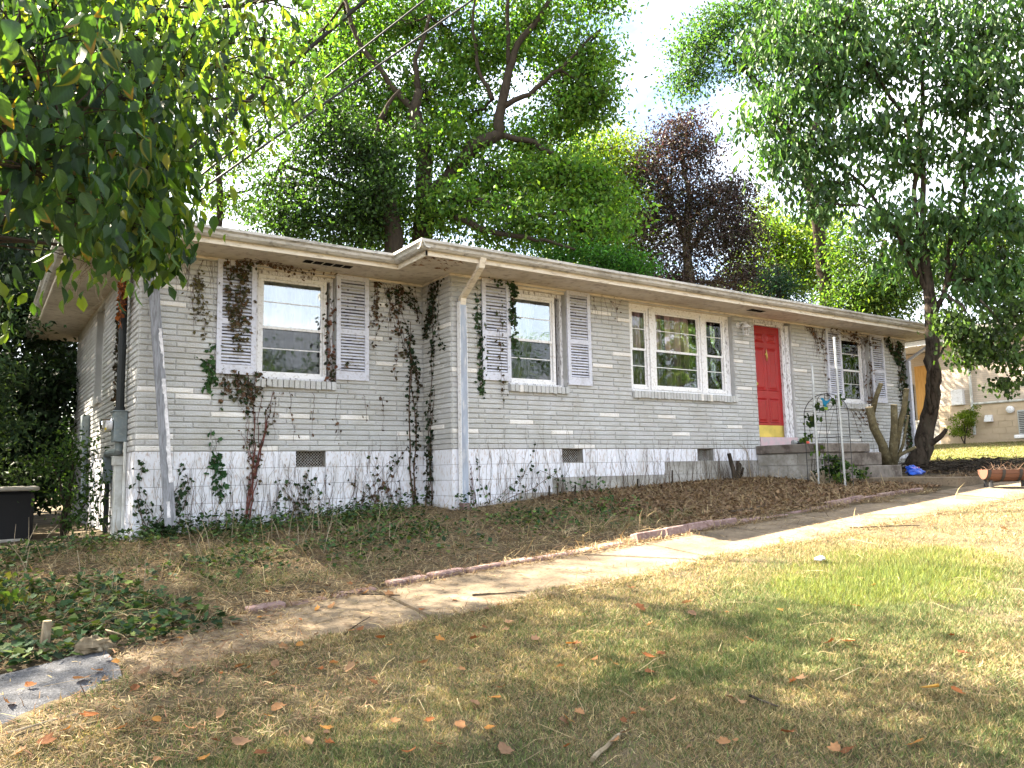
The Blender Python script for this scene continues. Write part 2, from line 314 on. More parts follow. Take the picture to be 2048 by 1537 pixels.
def vnoise(x, y, seed=0):
    "cheap smooth 2-D noise in 0..1"
    r = np.random.default_rng(seed); v = np.zeros(np.shape(x)); tot = 0
    for k in range(7):
        a, b, p, f = r.uniform(0, 6.28), r.uniform(0, 6.28), r.uniform(0, 6.28), .55*1.6**k
        amp = .75**k; v = v+amp*np.sin(f*(np.cos(a)*x+np.sin(a)*y)+p+1.3*np.sin(.6*f*(np.cos(b)*x+np.sin(b)*y))); tot += amp
    return .5+.5*v/tot*1.7
# ================================================================== SETTING
xs = np.unique(np.concatenate([np.linspace(-500, -30, 24), np.linspace(-30, -4, 40), np.linspace(-4, 16, 161), np.linspace(16, 40, 60), np.linspace(40, 600, 24)]))
ys = np.unique(np.concatenate([np.linspace(-400, -20, 20), np.linspace(-20, -10, 20), np.linspace(-10, 1, 111), np.linspace(1, 20, 40), np.linspace(20, 700, 24)]))
X, Y = np.meshgrid(xs, ys); Z = gz(X, Y)+.012*(vnoise(X*2.2, Y*2.2, 3)-.5)*((np.abs(X-5) < 14) & (np.abs(Y+4) < 8))
strip = (Y < -3.85) & (Y > -4.75) & (X > -6) & (X < 16); Z = np.where(strip, gz(X, Y)-.014, Z)
nx, ny = len(xs), len(ys); ii = (np.arange(ny-1)[:, None]*nx+np.arange(nx-1)[None]).ravel()
gm = mesh_np('ground', np.stack([X.ravel(), Y.ravel(), Z.ravel()], 1), np.stack([ii, ii+1, ii+nx+1, ii+nx], 1), None, M['ground'], True)
g = put('ground', gm); g['kind'] = 'structure'
# garden path of concrete slabs, laid on the slope
path = bpy.data.objects.new('path', None); link(path, None, Vector((4, -4.3, float(gz(4, -4.3))))); path['kind'] = 'structure'
jx = [-.69, 1.17, 2.75, 4.05, 5.35, 6.6, 8.1, 9.6, 11.1, 12.7]
for i in range(len(jx)-1):
    a, b = jx[i]+.013, jx[i+1]-.013; mb = MB(); n = 10; tl = random.uniform(-.006, .008)
    y0, y1 = -4.85+random.uniform(-.02, .02), -3.87
    if jx[i] >= 9.5: y0 = -4.95
    top = []; 
    for k in range(n+1):
        x = a+(b-a)*k/n
        for (y, e) in ((y0, .02*random.random()), (y1, 0)):
            z = float(gz(x, y))+tl+.006; top.append((x, y+e, z)); top.append((x, y+e, z-.09))
    fs = []
    for k in range(n):
        o = 4*k; fs += [(o, o+4, o+6, o+2), (o+1, o+3, o+7, o+5), (o, o+1, o+5, o+4), (o+2, o+6, o+7, o+3)]
    fs += [(0, 2, 3, 1), (4*n, 4*n+1, 4*n+3, 4*n+2)]
    mb.add(top, fs); mb.put('slab', M['concrete'], path)
# asphalt strip at the low end of the path
mb = MB(); pts = []
edge_up = [(-.76, -4.0), (-.95, -4.02), (-1.4, -4.15), (-2.2, -4.3), (-4, -4.4), (-9, -4.5)]; edge_dn = [(-.72, -4.58), (-.95, -4.78), (-1.4, -5.1), (-2.2, -5.5), (-4, -6.4), (-9, -8)]
def dens(e): return [tuple(np.array(a)*(1-t/5)+np.array(b)*t/5) for a, b in zip(e[:-1], e[1:]) for t in range(5)]+[e[-1]]
edge_up, edge_dn = dens(edge_up), dens(edge_dn)
V = []; Fq = []
for i, (u, d) in enumerate(zip(edge_up, edge_dn)):
    for k in range(9):
        t = k/8; x = u[0]*(1-t)+d[0]*t+random.uniform(-.03, .03)*(k in (0, 8)); y = u[1]*(1-t)+d[1]*t+random.uniform(-.06, .06)*(k in (0, 8))
        V.append((x, y, float(gz(x, y))+(.012 if 0 < k < 8 else -.01)))
for i in range(len(edge_up)-1):
    for k in range(8): o = i*9+k; Fq.append((o, o+1, o+10, o+9))
dr = put('driveway', mesh_np('driveway', V, Fq, None, M['asphalt'], True)); dr['kind'] = 'structure'
# ================================================================== HOUSE
YR, XC = -.782, 3.663               # the right-hand front stands .78 m nearer than the left-hand front
WTOP, WR, YB = 2.37, 14.86, 6.75
house = thing('brick_house', 'single storey grey painted brick house with red front door and white block base', 'house', Vector((7.4, 3, -.8)))
CO = .2032/3
white_px = {'L': [(300,605),(335,607),(390,578),(325,782),(285,780),(400,799),(475,825),(283,871),(345,896),(500,897),(610,874),(730,832),(793,728),(775,613),(835,867),(748,676),(560,828)],
 'R': [(1195,627),(1250,642),(1243,706),(1190,730),(943,743),(1045,842),(1210,835),(950,860),(1135,864),(1320,831),(1375,867),(1475,853),(1335,831),(1478,686),(1475,719),(1490,777),(1585,690),(1610,739),(1775,770),(1150,895),(1700,880),(1640,868)],
 'E': [(905,590),(905,743),(880,850),(875,660)], 'S': []}
OPEN = {'L': [(1.32, 2.36, .79, 2.30)], 'R': [(4.57, 5.60, .79, 2.30), (6.88, 9.29, .79, 2.31), (9.88, 10.93, -.05, 2.36), (12.47, 13.45, .79, 2.30)], 'E': [], 'S': [(3.0, 3.95, .80, 2.28)]}
def place_on(pl, a, z, out=0.):
    if pl == 'L': return np.array([a, -out, z])
    if pl == 'R': return np.array([a, YR-out, z])
    if pl == 'E': return np.array([XC-out, -a, z])        # return wall, a = metres from the inner corner
    return np.array([-out, a, z])                          # left side wall
SPAN = {'L': (0, XC+.03), 'R': (XC, WR), 'E': (-.03, -YR), 'S': (0.0, YB)}
def subtract(a0, a1, z0, z1, ops):
    seg = [(a0, a1)]
    for o in ops:
        if z1 > o[2]+.03 and z0 < o[3]-.02:
            ns = []
            for s in seg:
                if o[1] <= s[0] or o[0] >= s[1]: ns.append(s); continue
                if s[0] < o[0]: ns.append((s[0], o[0]))
                if s[1] > o[1]: ns.append((o[1], s[1]))
            seg = ns
    return [s for s in seg if s[1]-s[0] > .025]
greys = [(.505, .515, .52), (.48, .49, .495), (.52, .53, .535), (.465, .475, .48), (.495, .50, .51)]
whites = [(.78, .765, .75), (.74, .725, .71)]
def brick_shape(Lb, H, D, col, seed, rough=.007):
    r = random.Random(seed); mb = MB(); q = min(.012, Lb*.25)
    gx = [0, q, Lb*.35, Lb*.66, Lb-q, Lb] if Lb > .2 else [0, q, Lb-q, Lb]; gz_ = [0, .009, H-.010, H]; nx_, nz_ = len(gx)-1, 3
    vs = []
    for i in range(nx_+1):
        for j in range(nz_+1):
            e = i in (0, nx_) or j in (0, nz_)
            vs.append((-Lb/2+gx[i]+(0 if i in (0, 1, nx_-1, nx_) else r.uniform(-.03, .03)), (.003 if e else -.004-r.uniform(0, rough*.7)), -H/2+gz_[j]+(0 if e else r.uniform(-.003, .003))))
    k = nz_+1; fs = [(i*k+j, (i+1)*k+j, (i+1)*k+j+1, i*k+j+1) for i in range(nx_) for j in range(nz_)]
    mb.add(vs, fs, col); 
    b = [(-Lb/2, .004, -H/2), (Lb/2, .004, -H/2), (Lb/2, .004, H/2), (-Lb/2, .004, H/2), (-Lb/2, D, -H/2), (Lb/2, D, -H/2), (Lb/2, D, H/2), (-Lb/2, D, H/2)]
    mb.add(b, [(0, 4, 5, 1), (1, 5, 6, 2), (2, 6, 7, 3), (3, 7, 4, 0)], col)
    return mb
bcache = {}
def brick_mb(Lb, white, seed, smooth=False):
    key = (round(Lb, 2), white, seed)
    if key not in bcache:
        c = (whites if white else greys)[seed % (2 if white else 5)]
        bcache[key] = [brick_shape(round(Lb, 2), CO-.009, .055, c, seed*31+int(Lb*1000), .003 if smooth else .007), None]
    return bcache[key]
bricks = []
for pl in 'LRES':
    a_lo, a_hi = SPAN[pl]; wp = []
    for q in white_px[pl]:
        p = at_y(*q, 0) if pl == 'L' else at_y(*q, YR) if pl == 'R' else at_x(*q, XC)
        wp.append((p[0] if pl in 'LR' else -p[1], p[2]))
    row = 0; z = 0.
    while z+CO <= WTOP+.005:
        off = -.305 if row % 2 else 0.
        if row % 6 in (3, 4): off -= .1 if row % 2 else .2
        a = a_lo+off
        while a < a_hi:
            b0, b1 = max(a, a_lo), min(a+.405, a_hi); a += .405
            if b1-b0 < .03: continue
            for s0, s1 in subtract(b0, b1, z, z+CO, OPEN[pl]):
                zc = z+CO/2; wht = any(s0 <= wa <= s1 and abs(wz-zc) < CO/2 for wa, wz in wp) or (pl == 'S' and random.random() < .05)
                Lb = round(s1-s0-.009, 2); c = place_on(pl, (s0+s1)/2, zc, .006)
                n_ = np.array([0, -1, 0]) if pl in 'LR' else np.array([-1, 0, 0]); d = c-CAM; D2 = d@d
                area = Lb*abs((d/np.sqrt(D2))@n_)/D2
                px_, py_, _ = pix(c)
                if px_[0] < 175 or (px_[0] < 400 and py_[0] < 545): area = 0
                if pl == 'S' and px_[0] < 225: area *= .2
                bricks.append((area, pl, c, Lb, wht, random.randrange(10), b1-b0 < .3))
        row += 1; z += CO
bricks.sort(key=lambda b: -b[0])
WALL = {}
def backing(pl, d0, d1, z0, z1, ops, mtl, name, skip=()):
    """solid wall behind the facing, in boxes round its openings"""
    a0, a1 = SPAN[pl]; zs = sorted({z0, z1}|{v for o in ops for v in o[2:4] if z0 < v < z1}); mb = MB()
    for k in range(len(zs)-1):
        for s in subtract(a0, a1, zs[k], zs[k+1], [(o[0], o[1], o[2]-.021, o[3]+.021) for o in ops]):
            if pl == 'L': mb.box(s[0], s[1], d0, d1, zs[k], zs[k+1])
            elif pl == 'R': mb.box(s[0], s[1], YR+d0, YR+d1, zs[k], zs[k+1])
            elif pl == 'E': mb.box(XC+d0, XC+d1, -s[1], -s[0], zs[k], zs[k+1])
            else: mb.box(d0, d1, s[0], s[1], zs[k], zs[k+1])
    return mb.put(name, mtl, house)
for pl in 'LRES': WALL[pl] = backing(pl, .0045, .20, 0.001, WTOP+.06, OPEN[pl], M['mortar'], 'wall')
rest = {k: MB() for k in 'LRES'}
for i, (area, pl, c, Lb, wht, sd_, hd) in enumerate(bricks):
    e = brick_mb(Lb, wht, sd_); rot = 0 if pl in 'LR' else -math.pi/2
    if i < 262 and area > 0:
        if e[1] is None: e[1] = e[0].mesh('brick', M['brick'], True)
        o = bpy.data.objects.new('brick', e[1]); link(o, WALL[pl], Vector(c.tolist())); o.rotation_euler = (0, 0, rot)
    else:
        if pl in 'LR': vs = [(x+c[0], y+c[1], zz+c[2]) for x, y, zz in e[0].v]
        else: vs = [(y+c[0], -x+c[1], zz+c[2]) for x, y, zz in e[0].v]
        rest[pl].add(vs, e[0].f, e[0].c[0])
for pl in 'LRES': rest[pl].put('brickwork', M['brick'], WALL[pl], 'stuff', cols=True)
# other walls, never seen from the street
mb = MB(); mb.box(0.2, WR, YB-.2, YB, -1.5, 2.4); mb.box(WR-.2, WR-.003, YR+.205, YB-.2, -1.5, 2.4); mb.put('back_wall', M['mortar'], house)
mb = MB(); mb.box(.21, WR-.21, .21, YB-.21, -.3, -.2); mb.box(XC+.21, WR-.21, YR+.21, .20, -.3, -.2); mb.box(.21, WR-.21, 3.4, 3.5, -.2, 2.34); mb.box(5.9, 6.0, YR+.21, 3.4, -.2, 2.34); mb.box(11.6, 11.7, YR+.21, 3.4, -.2, 2.34); mb.box(3.3, 3.4, .22, 3.4, -.2, 2.34); mb.box(.21, WR-.21, .21, YB-.21, 2.34, 2.36); mb.box(XC+.21, WR-.21, YR+.21, .20, 2.34, 2.36)
mb.put('room', M['room'], house)
# foundation: painted concrete blocks in five courses
VENT = {'L': [(1.85, 2.235, -.2032, 0)], 'R': [(5.48, 5.86, -.2032, 0), (8.28, 8.665, -.2032, 0)], 'E': [], 'S': []}
FND = {}
for pl in 'LRES':
    FND[pl] = backing(pl, .004, .20, -1.45, -.001, VENT[pl], M['blockmortar'], 'foundation')
    a_lo, a_hi = SPAN[pl]
    for r_ in range(7):
        z1 = -r_*.2032; z0 = z1-.2032; a = a_lo-(.2 if r_ % 2 else 0)
        while a < a_hi:
            b0, b1 = max(a, a_lo), min(a+.406, a_hi); a += .406
            if pl == 'L' and b1 < .41 and b1 > .35: pass
            base = float(zw(b0)) if pl in 'LR' else float(zw(0 if pl == 'S' else XC))
            if b1-b0 < .03 or z1 < base-.06 or (pl == 'S' and b0 > 4): continue
            for s0, s1 in subtract(b0, b1, z0, z1, VENT[pl]):
                m = MB(); f = .002+random.uniform(0, .004); h = .002
                lo = place_on(pl, s0+h, z0+h, f); hi = place_on(pl, s1-h, z1-h, -.06)
                x0, x1 = sorted((lo[0], hi[0])); y0, y1 = sorted((lo[1], hi[1]))
                m.bbox(x0, x1, y0, y1, z0+h, z1-h, .0025)
                raw = (pl == 'R' and z1 < base+.24 and s0 > 4.6) or (pl == 'R' and z1 < base+.35 and s0 > 7.3)
                m.put('block', M['rawblock'] if raw else M['block'], FND[pl])
    for (a0, a1, z0, z1) in VENT[pl]:                 # crawl-space vents with a diamond mesh set back in the opening
        yv = 0 if pl == 'L' else YR
        m = MB(); m.box(a0-.01, a1+.01, yv+.14, yv+.16, z0, z1); v_ = m.put('vent', M['dark'], house)
        m = MB(); m.box(a0-.012, a0+.001, yv+.02, yv+.13, z0+.012, z1-.004); m.box(a1-.001, a1+.012, yv+.02, yv+.13, z0+.012, z1-.004); m.box(a0-.012, a1+.012, yv+.02, yv+.13, z0, z0+.012); m.put('vent_reveal', M['rawblock'], v_)
        m = MB(); st = .038; y_ = yv+.10
        k = -(z1-z0)
        while k < a1-a0:
            for sg in (1, -1):
                p0 = [a0+k, z0]; p1 = [a0+k+(z1-z0), z1]
                t0 = max(0, (a0-p0[0])/(z1-z0)); t1 = min(1, (a1-p0[0])/(z1-z0))
                if t1 > t0:
                    q0 = (p0[0]+(z1-z0)*t0, z0+(z1-z0)*t0); q1 = (p0[0]+(z1-z0)*t1, z0+(z1-z0)*t1)
                    if sg < 0: q0 = (a0+a1-q0[0], q0[1]); q1 = (a0+a1-q1[0], q1[1])
                    m.tube([(q0[0], y_, q0[1]), (q1[0], y_, q1[1])], .0035, 4)
            k += st
        m.put('mesh', M['wire'], v_)
# sills of bricks on edge
def sill(a0, a1, z0, z1, pl):
    s = None; n = max(3, round((a1-a0)/.072)); st = (a1-a0)/n
    yv = {'L': 0, 'R': YR}.get(pl, 0)
    m = MB()
    if pl in 'LR': m.box(a0, a1, yv-.03, yv+.1, z0+.004, z1-.012)
    else: m.box(-.03, .1, a0, a1, z0+.004, z1-.012)
    s = m.put('sill', M['mortar'], house)
    for k in range(n):
        m = MB(); j = random.uniform(-.006, .006); c = random.choice(greys); w_ = random.random() < .1
        e = random.uniform(0, .012)
        if pl in 'LR': m.bbox(a0+k*st+.004, a0+(k+1)*st-.004, yv-.055-e, yv+.1, z0+j, z1+j*.3, .005)
        else: m.bbox(-.055-e, .1, a0+k*st+.004, a0+(k+1)*st-.004, z0+j, z1+j*.3, .005)
        m.c = [random.choice(whites) if w_ else c]*len(m.v)
        m.put('brick', M['brick'], s, cols=True)
sill(1.31, 2.36, .79, .895, 'L'); sill(4.57, 5.60, .79, .890, 'R'); sill(6.88, 9.30, .79, .900, 'R'); sill(12.49, 13.31, .78, .885, 'R'); sill(2.98, 3.97, .80, .90, 'S')
# windows
def window(x0, x1, z0, z1, yv, up, dn, mun=True, fr=.045, dep=.085):
    """double-hung window: outer frame, two sashes with a glazing bar each, two panes"""
    yf = yv+dep; m = MB()
    m.box(x0, x0+fr, yf, yf+.06, z0, z1); m.box(x1-fr, x1, yf, yf+.06, z0, z1); m.box(x0+fr, x1-fr, yf, yf+.06, z1-fr, z1); m.box(x0+fr, x1-fr, yf-.012, yf+.06, z0, z0+fr*.9)
    wn = m.put('window', M['white'], house)
    a, b = x0+fr+.002, x1-fr-.002; mid = z0+(z1-z0)*.485; s = .028
    for (q0, q1, yy, gl, tall) in ((mid-.014, z1-fr-.002, yf+.014, up, True), (z0+fr*.9+.002, mid+.02, yf+.033, dn, False)):
        m = MB(); m.box(a, a+s, yy, yy+.016, q0, q1); m.box(b-s, b, yy, yy+.016, q0, q1); m.box(a+s, b-s, yy, yy+.016, q1-s, q1); m.box(a+s, b-s, yy-.004, yy+.016, q0, q0+s*1.25)
        m.put('sash', M['white'], wn)
        m = MB(); m.box(a+s-.004, b-s+.004, yy+.006, yy+.009, q0+s, q1-s+.004); m.put('pane', gl, wn)
        if mun:
            m = MB(); zc = q0+(q1-q0)*.54; m.box(a+s, b-s, yy+.001, yy+.005, zc-.006, zc+.006); m.put('glazing_bar', M['white'], wn)
    return wn
def casing(x0, x1, z0, z1, yv, wood=M['peel'], dep=.075):
    "painted wood surround inside a brick opening"
    m = MB(); m.box(x0, x0+.045, yv+dep, yv+.17, z0, z1); m.box(x1-.045, x1, yv+dep, yv+.17, z0, z1); m.box(x0+.045, x1-.045, yv+dep-.01, yv+.17, z1-.05, z1); m.box(x0+.045, x1-.045, yv+dep-.03, yv+.17, z0, z0+.03)
    c = m.put('casing', wood, house)
    m = MB(); m.box(x0, x1, yv+.005, yv+.15, z1+.001, z1+.06); m.put('header', M['cream'], house)
casing(1.325, 2.355, .90, 2.29, 0.); window(1.37, 2.27, .93, 2.24, 0., M['gl_sky'], M['gl_dark'])
casing(4.575, 5.595, .895, 2.27, YR); window(4.62, 5.47, .925, 2.22, YR, M['gl_sky'], M['gl_dark'])
casing(12.475, 13.445, .89, 2.27, YR); window(12.52, 13.33, .92, 2.24, YR, M['gl_mid'], M['gl_dark'])
casing(6.885, 9.285, .905, 2.30, YR, M['white'])
for a, b in ((6.93, 7.34), (7.44, 8.53), (8.64, 9.16)): window(a, b, .94, 2.25, YR, M['gl_mid'], M['gl_dark'], dep=.05 if b-a > 1 else .06)
m = MB(); m.box(7.343, 7.437, YR+.035, YR+.15, .935, 2.249); m.put('mullion', M['white'], house)
m = MB(); m.box(8.533, 8.637, YR+.035, YR+.15, .935, 2.249); m.put('mullion', M['white'], house)
m = MB(); m.box(9.163, 9.239, YR+.06, YR+.15, .935, 2.249); m.put('mullion', M['peel'], house)
# side window, set back in its reveal
m = MB(); m.box(.09, .13, 3.0, 3.05, .9, 2.28); m.box(.09, .13, 3.9, 3.95, .9, 2.28); m.box(.09, .13, 3.05, 3.9, 2.22, 2.28); m.box(.09, .13, 3.05, 3.9, .9, .95); m.box(.095, .13, 3.05, 3.9, 1.57, 1.61)
wn = m.put('window', M['pale_pipe'], house); m = MB(); m.box(.11, .115, 3.05, 3.9, .95, 1.57); m.put('pane', M['gl_dark'], wn); m = MB(); m.box(.11, .115, 3.05, 3.9, 1.61, 2.22); m.put('pane', M['gl_dark'], wn)
# curtains
def curtain(name, label, x0, x1, z0, z1, y, col, folds, amp=.03, taper=0.):
    n = int((x1-x0)/.012); V = []; C_ = []
    for i in range(n+1):
        for j in range(7):
            t = j/6; x = x0+(x1-x0)*i/n*(1-taper*(1-t)); z = z0+(z1-z0)*t
            V.append((x, y+amp*math.sin(folds*2*math.pi*i/n+.5*math.sin(9*i/n)+.3*t), z)); k = .82+.25*math.sin(folds*2*math.pi*i/n*.5); C_.append(tuple(c*k for c in col))
    Fq = [(i*7+j, (i+1)*7+j, (i+1)*7+j+1, i*7+j+1) for i in range(n) for j in range(6)]
    o = put(name, mesh_np(name, V, Fq, C_, M['sheer'], True)); return tag(o, label, 'curtain', 'curtains inside the front windows')
curtain('curtain', 'thin white curtain behind the left house window', 1.40, 2.24, 1.0, 2.25, .26, (.62, .62, .62), 7)
curtain('curtain', 'gathered white curtain hanging in the window beside the bent downspout', 4.75, 5.25, .98, 2.25, YR+.26, (.70, .71, .70), 6, .035, .35)
curtain('curtain', 'mauve curtain behind the narrow left light of the triple window', 6.95, 7.33, .95, 2.28, YR+.15, (.52, .34, .37), 4)
curtain('curtain', 'pale curtain drawn over the middle of the wide picture window', 7.80, 8.35, .95, 2.28, YR+.14, (.74, .50, .48), 5)
curtain('curtain', 'rosy brown curtain at the left edge of the wide picture window', 7.42, 7.72, .95, 2.28, YR+.16, (.55, .36, .36), 4)
curtain('curtain', 'dark mauve curtain behind the narrow right light of the triple window', 8.62, 9.1, .95, 2.28, YR+.15, (.48, .32, .35), 5)
curtain('curtain', 'off white curtain behind the far right house window', 12.6, 13.2, 1.3, 2.28, YR+.15, (.50, .50, .47), 6)
# shutters
def shutter(x0, x1, z0, z1, yv, lean=0.):
    s = bpy.data.objects.new('shutter', None)
    st = .058; yf, yb = yv-.042, yv-.012; m = MB(); mid = z0+(z1-z0)*.46
    m.box(x0, x0+st, yf, yb, z0, z1); m.box(x1-st, x1, yf, yb, z0, z1); m.box(x0+st, x1-st, yf+.001, yb, z0, z0+.115); m.box(x0+st, x1-st, yf+.001, yb, z1-.06, z1); m.box(x0+st, x1-st, yf+.001, yb, mid-.035, mid+.035); s = m.put('shutter', M['shutter'], house)
    m = MB(); m.box(x0+st, x1-st, yb+.001, yb+.008, z0, z1); m.put('shutter_shade_back', M['slatshade'], s)  # dark sheet behind the slats, painted as the shadow in their gaps
    me = None
    for (q0, q1) in ((z0+.115, mid-.035), (mid+.035, z1-.06)):
        n = round((q1-q0)/.043); d = (q1-q0)/n
        for k in range(n):
            zc = q0+(k+.5)*d
            if me is None:
                hw = (x1-x0)/2-st-.001; b = MB(); b.add([(-hw, -.013, -.012), (hw, -.013, -.012), (hw, -.008, -.015), (-hw, -.008, -.015), (-hw, .006, .013), (hw, .006, .013), (hw, .011, .010), (-hw, .011, .010)], [(0, 1, 5, 4), (3, 7, 6, 2), (0, 3, 2, 1), (4, 5, 6, 7), (0, 4, 7, 3), (1, 2, 6, 5)]); me = b.mesh('slat', M['shutter'])
            o = bpy.data.objects.new('slat', me); link(o, s, Vector(((x0+x1)/2, yv-.028, zc))); o.rotation_euler = (random.uniform(-.06, .06), 0, 0)
    return s
for a, b, yv in ((.849, 1.316, 0), (2.363, 2.82, 0), (4.134, 4.594, YR), (5.605, 6.053, YR), (11.978, 12.459, YR), (13.49, 13.968, YR)): shutter(a, b, .932, 2.335, yv)
# front door with six panels, brass kick plate and knocker
yd = YR+.12
m = MB(); m.box(9.90, 10.735, yd, yd+.04, .21, 2.235); door = m.put('door', M['red'], house); door['label'] = 'red six panel front door'
def panel(x0, x1, z0, z1):
    m = MB(); b = .035
    v = [(x0, yd-.001, z0), (x1, yd-.001, z0), (x1, yd-.001, z1), (x0, yd-.001, z1), (x0+.012, yd-.012, z0+.012), (x1-.012, yd-.012, z0+.012), (x1-.012, yd-.012, z1-.012), (x0+.012, yd-.012, z1-.012),
         (x0+b, yd+.0, z0+b), (x1-b, yd+.0, z0+b), (x1-b, yd+.0, z1-b), (x0+b, yd+.0, z1-b), (x0+b+.03, yd-.010, z0+b+.03), (x1-b-.03, yd-.010, z0+b+.03), (x1-b-.03, yd-.010, z1-b-.03), (x0+b+.03, yd-.010, z1-b-.03)]
    f = [(12, 13, 14, 15)]
    for o in (0, 4, 8): f += [(o+i, o+(i+1) % 4, o+4+(i+1) % 4, o+4+i) for i in range(4)]
    m.add(v, f); m.put('door_panel', M['red'], door)
for (x0, x1) in ((10.01, 10.29), (10.35, 10.63)):
    panel(x0, x1, 1.93, 2.11); panel(x0, x1, 1.05, 1.84); panel(x0, x1, .47, .92)
m = MB(); m.box(9.93, 10.725, yd-.006, yd-.001, .215, .425); m.put('kick_plate', M['brass'], door)
m = MB(); m.lathe([(.012, 0), (.022, .008), (.010, .018), (.016, .026)], (10.32, yd-.026, 1.72), 10, 'y'); m.tube([(10.32, yd-.02, 1.80), (10.325, yd-.022, 1.74), (10.30, yd-.03, 1.66), (10.32, yd-.03, 1.60), (10.34, yd-.03, 1.66), (10.33, yd-.022, 1.74)], .007, 6); m.put('knocker', M['brass'], door)
m = MB(); m.lathe([(.026, 0), (.028, .02), (.015, .03), (.03, .05), (.02, .065)], (9.965, yd-.065, 1.16), 12, 'y'); m.put('door_handle', M['brass'], door)
m = MB(); m.box(10.737, 10.83, YR+.07, YR+.20, .06, 2.27); m.box(9.881, 9.90, YR+.07, YR+.20, .06, 2.27); m.box(9.90, 10.737, YR+.08, YR+.20, 2.24, 2.285); m.box(10.83, 10.925, YR+.045, YR+.2, .06, 2.285); m.box(9.883, 10.83, YR+.055, YR+.079, 2.272, 2.352)
m.put('door_frame', M['peel'], house)
m = MB(); m.box(9.885, 10.925, YR-.02, YR+.15, .052, .205); m.put('threshold', M['pink'], house)
# eaves: soffit, fascia, gutter, roof
E0, E1 = -.72, -.84                 # fascia and gutter lip beyond the left front
xl, xr = -.72, 15.3; xj = XC-.75
fp = [(xl, YB+.7), (xl, E0), (xj, E0), (xj, E0+YR), (xr, E0+YR), (xr, YB+.7)]
m = MB(); m.prism([(xl+.02, YB+.6), (xl+.02, E0+.02), (xj+.02, E0+.02), (xj+.02, E0+YR+.02), (xr-.02, E0+YR+.02), (xr-.02, YB+.6)][::-1], .015, 'z', 2.345); m.put('soffit', M['soffit'], house)
def seg(p, q, mtl, name, prof):
    "extrudes a profile (out, z) along p->q, out = to the left-hand side"
    (x0, y0), (x1, y1) = p, q; L_ = math.hypot(x1-x0, y1-y0); tx, ty = (x1-x0)/L_, (y1-y0)/L_; nx_, ny_ = ty, -tx
    m = MB(); n = max(1, int(L_/.6)); vs = []
    for i in range(n+1):
        t = i/n; wob = random.uniform(-.004, .004)
        for o, z in prof: vs.append((x0+tx*L_*t+nx_*o, y0+ty*L_*t+ny_*o, z+wob))
    k = len(prof); fs = [(i*k+j, i*k+(j+1) % k, (i+1)*k+(j+1) % k, (i+1)*k+j) for i in range(n) for j in range(k)]+[tuple(range(k)), tuple(n*k+j for j in range(k))[::-1]]
    m.add(vs, fs); return m.put(name, mtl, house)
fas = [(-.02, 2.315), (0, 2.315), (0, 2.45), (-.02, 2.45)]
gut = [(.004, 2.375), (.055, 2.375), (.085, 2.40), (.095, 2.43), (.122, 2.45), (.122, 2.482), (.112, 2.482), (.110, 2.455), (.085, 2.435), (.075, 2.405), (.05, 2.387), (.004, 2.387)]
for i in range(4):
    p, q = fp[i], fp[i+1]
    seg(p, q, M['cream'], 'fascia', fas)
G = .0
gp = [(xl, YB+.7), (xl, E0), (xj, E0), (xj, E0+YR), (xr, E0+YR)]
seg((xl, YB+.7), (xl, E0-.12), M['gutter'], 'gutter', gut); seg((xl-.12, E0), (xj-.0, E0), M['gutter'], 'gutter', gut); seg((xj, E0-.0), (xj, E0+YR-.12), M['gutter'], 'gutter', gut); seg((xj-.12, E0+YR), (xr, E0+YR), M['gutter'], 'gutter', gut)
m = MB(); m.box(0, XC, -.028, .0, 2.318, 2.344); m.box(XC, WR, YR-.028, YR, 2.318, 2.344); m.box(XC-.028, XC, YR-.028, -.03, 2.318, 2.344); m.put('frieze_board', M['cream'], house)
for (p, n) in (((1.78, -.42), 5), ((9.25, YR-.42), 3)):        # slotted vents in the soffit
    v_ = None
    for k in range(n):
        m = MB(); m.box(p[0]+k*.13, p[0]+k*.13+.105, p[1]-.06, p[1]+.06, 2.339, 2.3435); o = m.put('soffit_vent', M['dark'], house)
m = MB()                                            # rotten corner of the eave
for k in range(26):
    x = xj+.03+random.random()**1.5*.55; y = E0+YR+.05+random.random()**1.6*.5; s = random.uniform(.02, .07)
    m.add([(x, y, 2.342), (x+s, y+s*.3, 2.336-random.random()*.03), (x+s*.6, y+s, 2.341), (x-s*.3, y+s*.7, 2.33)], [(0, 1, 2, 3)])
m.put('rot_patch', M['rot'], house, 'stuff')
ze, sl = 2.468, .25
def rz(d): return ze+sl*d
m = MB(); dx = .06; A0, A1 = xl-dx, xr+dx; B0 = E0-dx; B1 = YB+.76; hd = (B1-B0)/2
rv = [(A0, B0, ze), (A1, B0, ze), (A1, B1, ze), (A0, B1, ze), (A0+hd, B0+hd, rz(hd)), (A1-hd, B0+hd, rz(hd)),
      (xj-dx, B0, ze), (xj-dx, B0+YR, ze), (A1, B0+YR, ze)]
m.add(rv, [(0, 6, 4), (6, 5, 4), (6, 1, 5), (1, 2, 5), (2, 3, 4, 5), (3, 0, 4), (6, 7, 8, 1)])
m.v = [(x, y, z) for x, y, z in m.v]
roof = m.put('roof', M['shingle'], house)
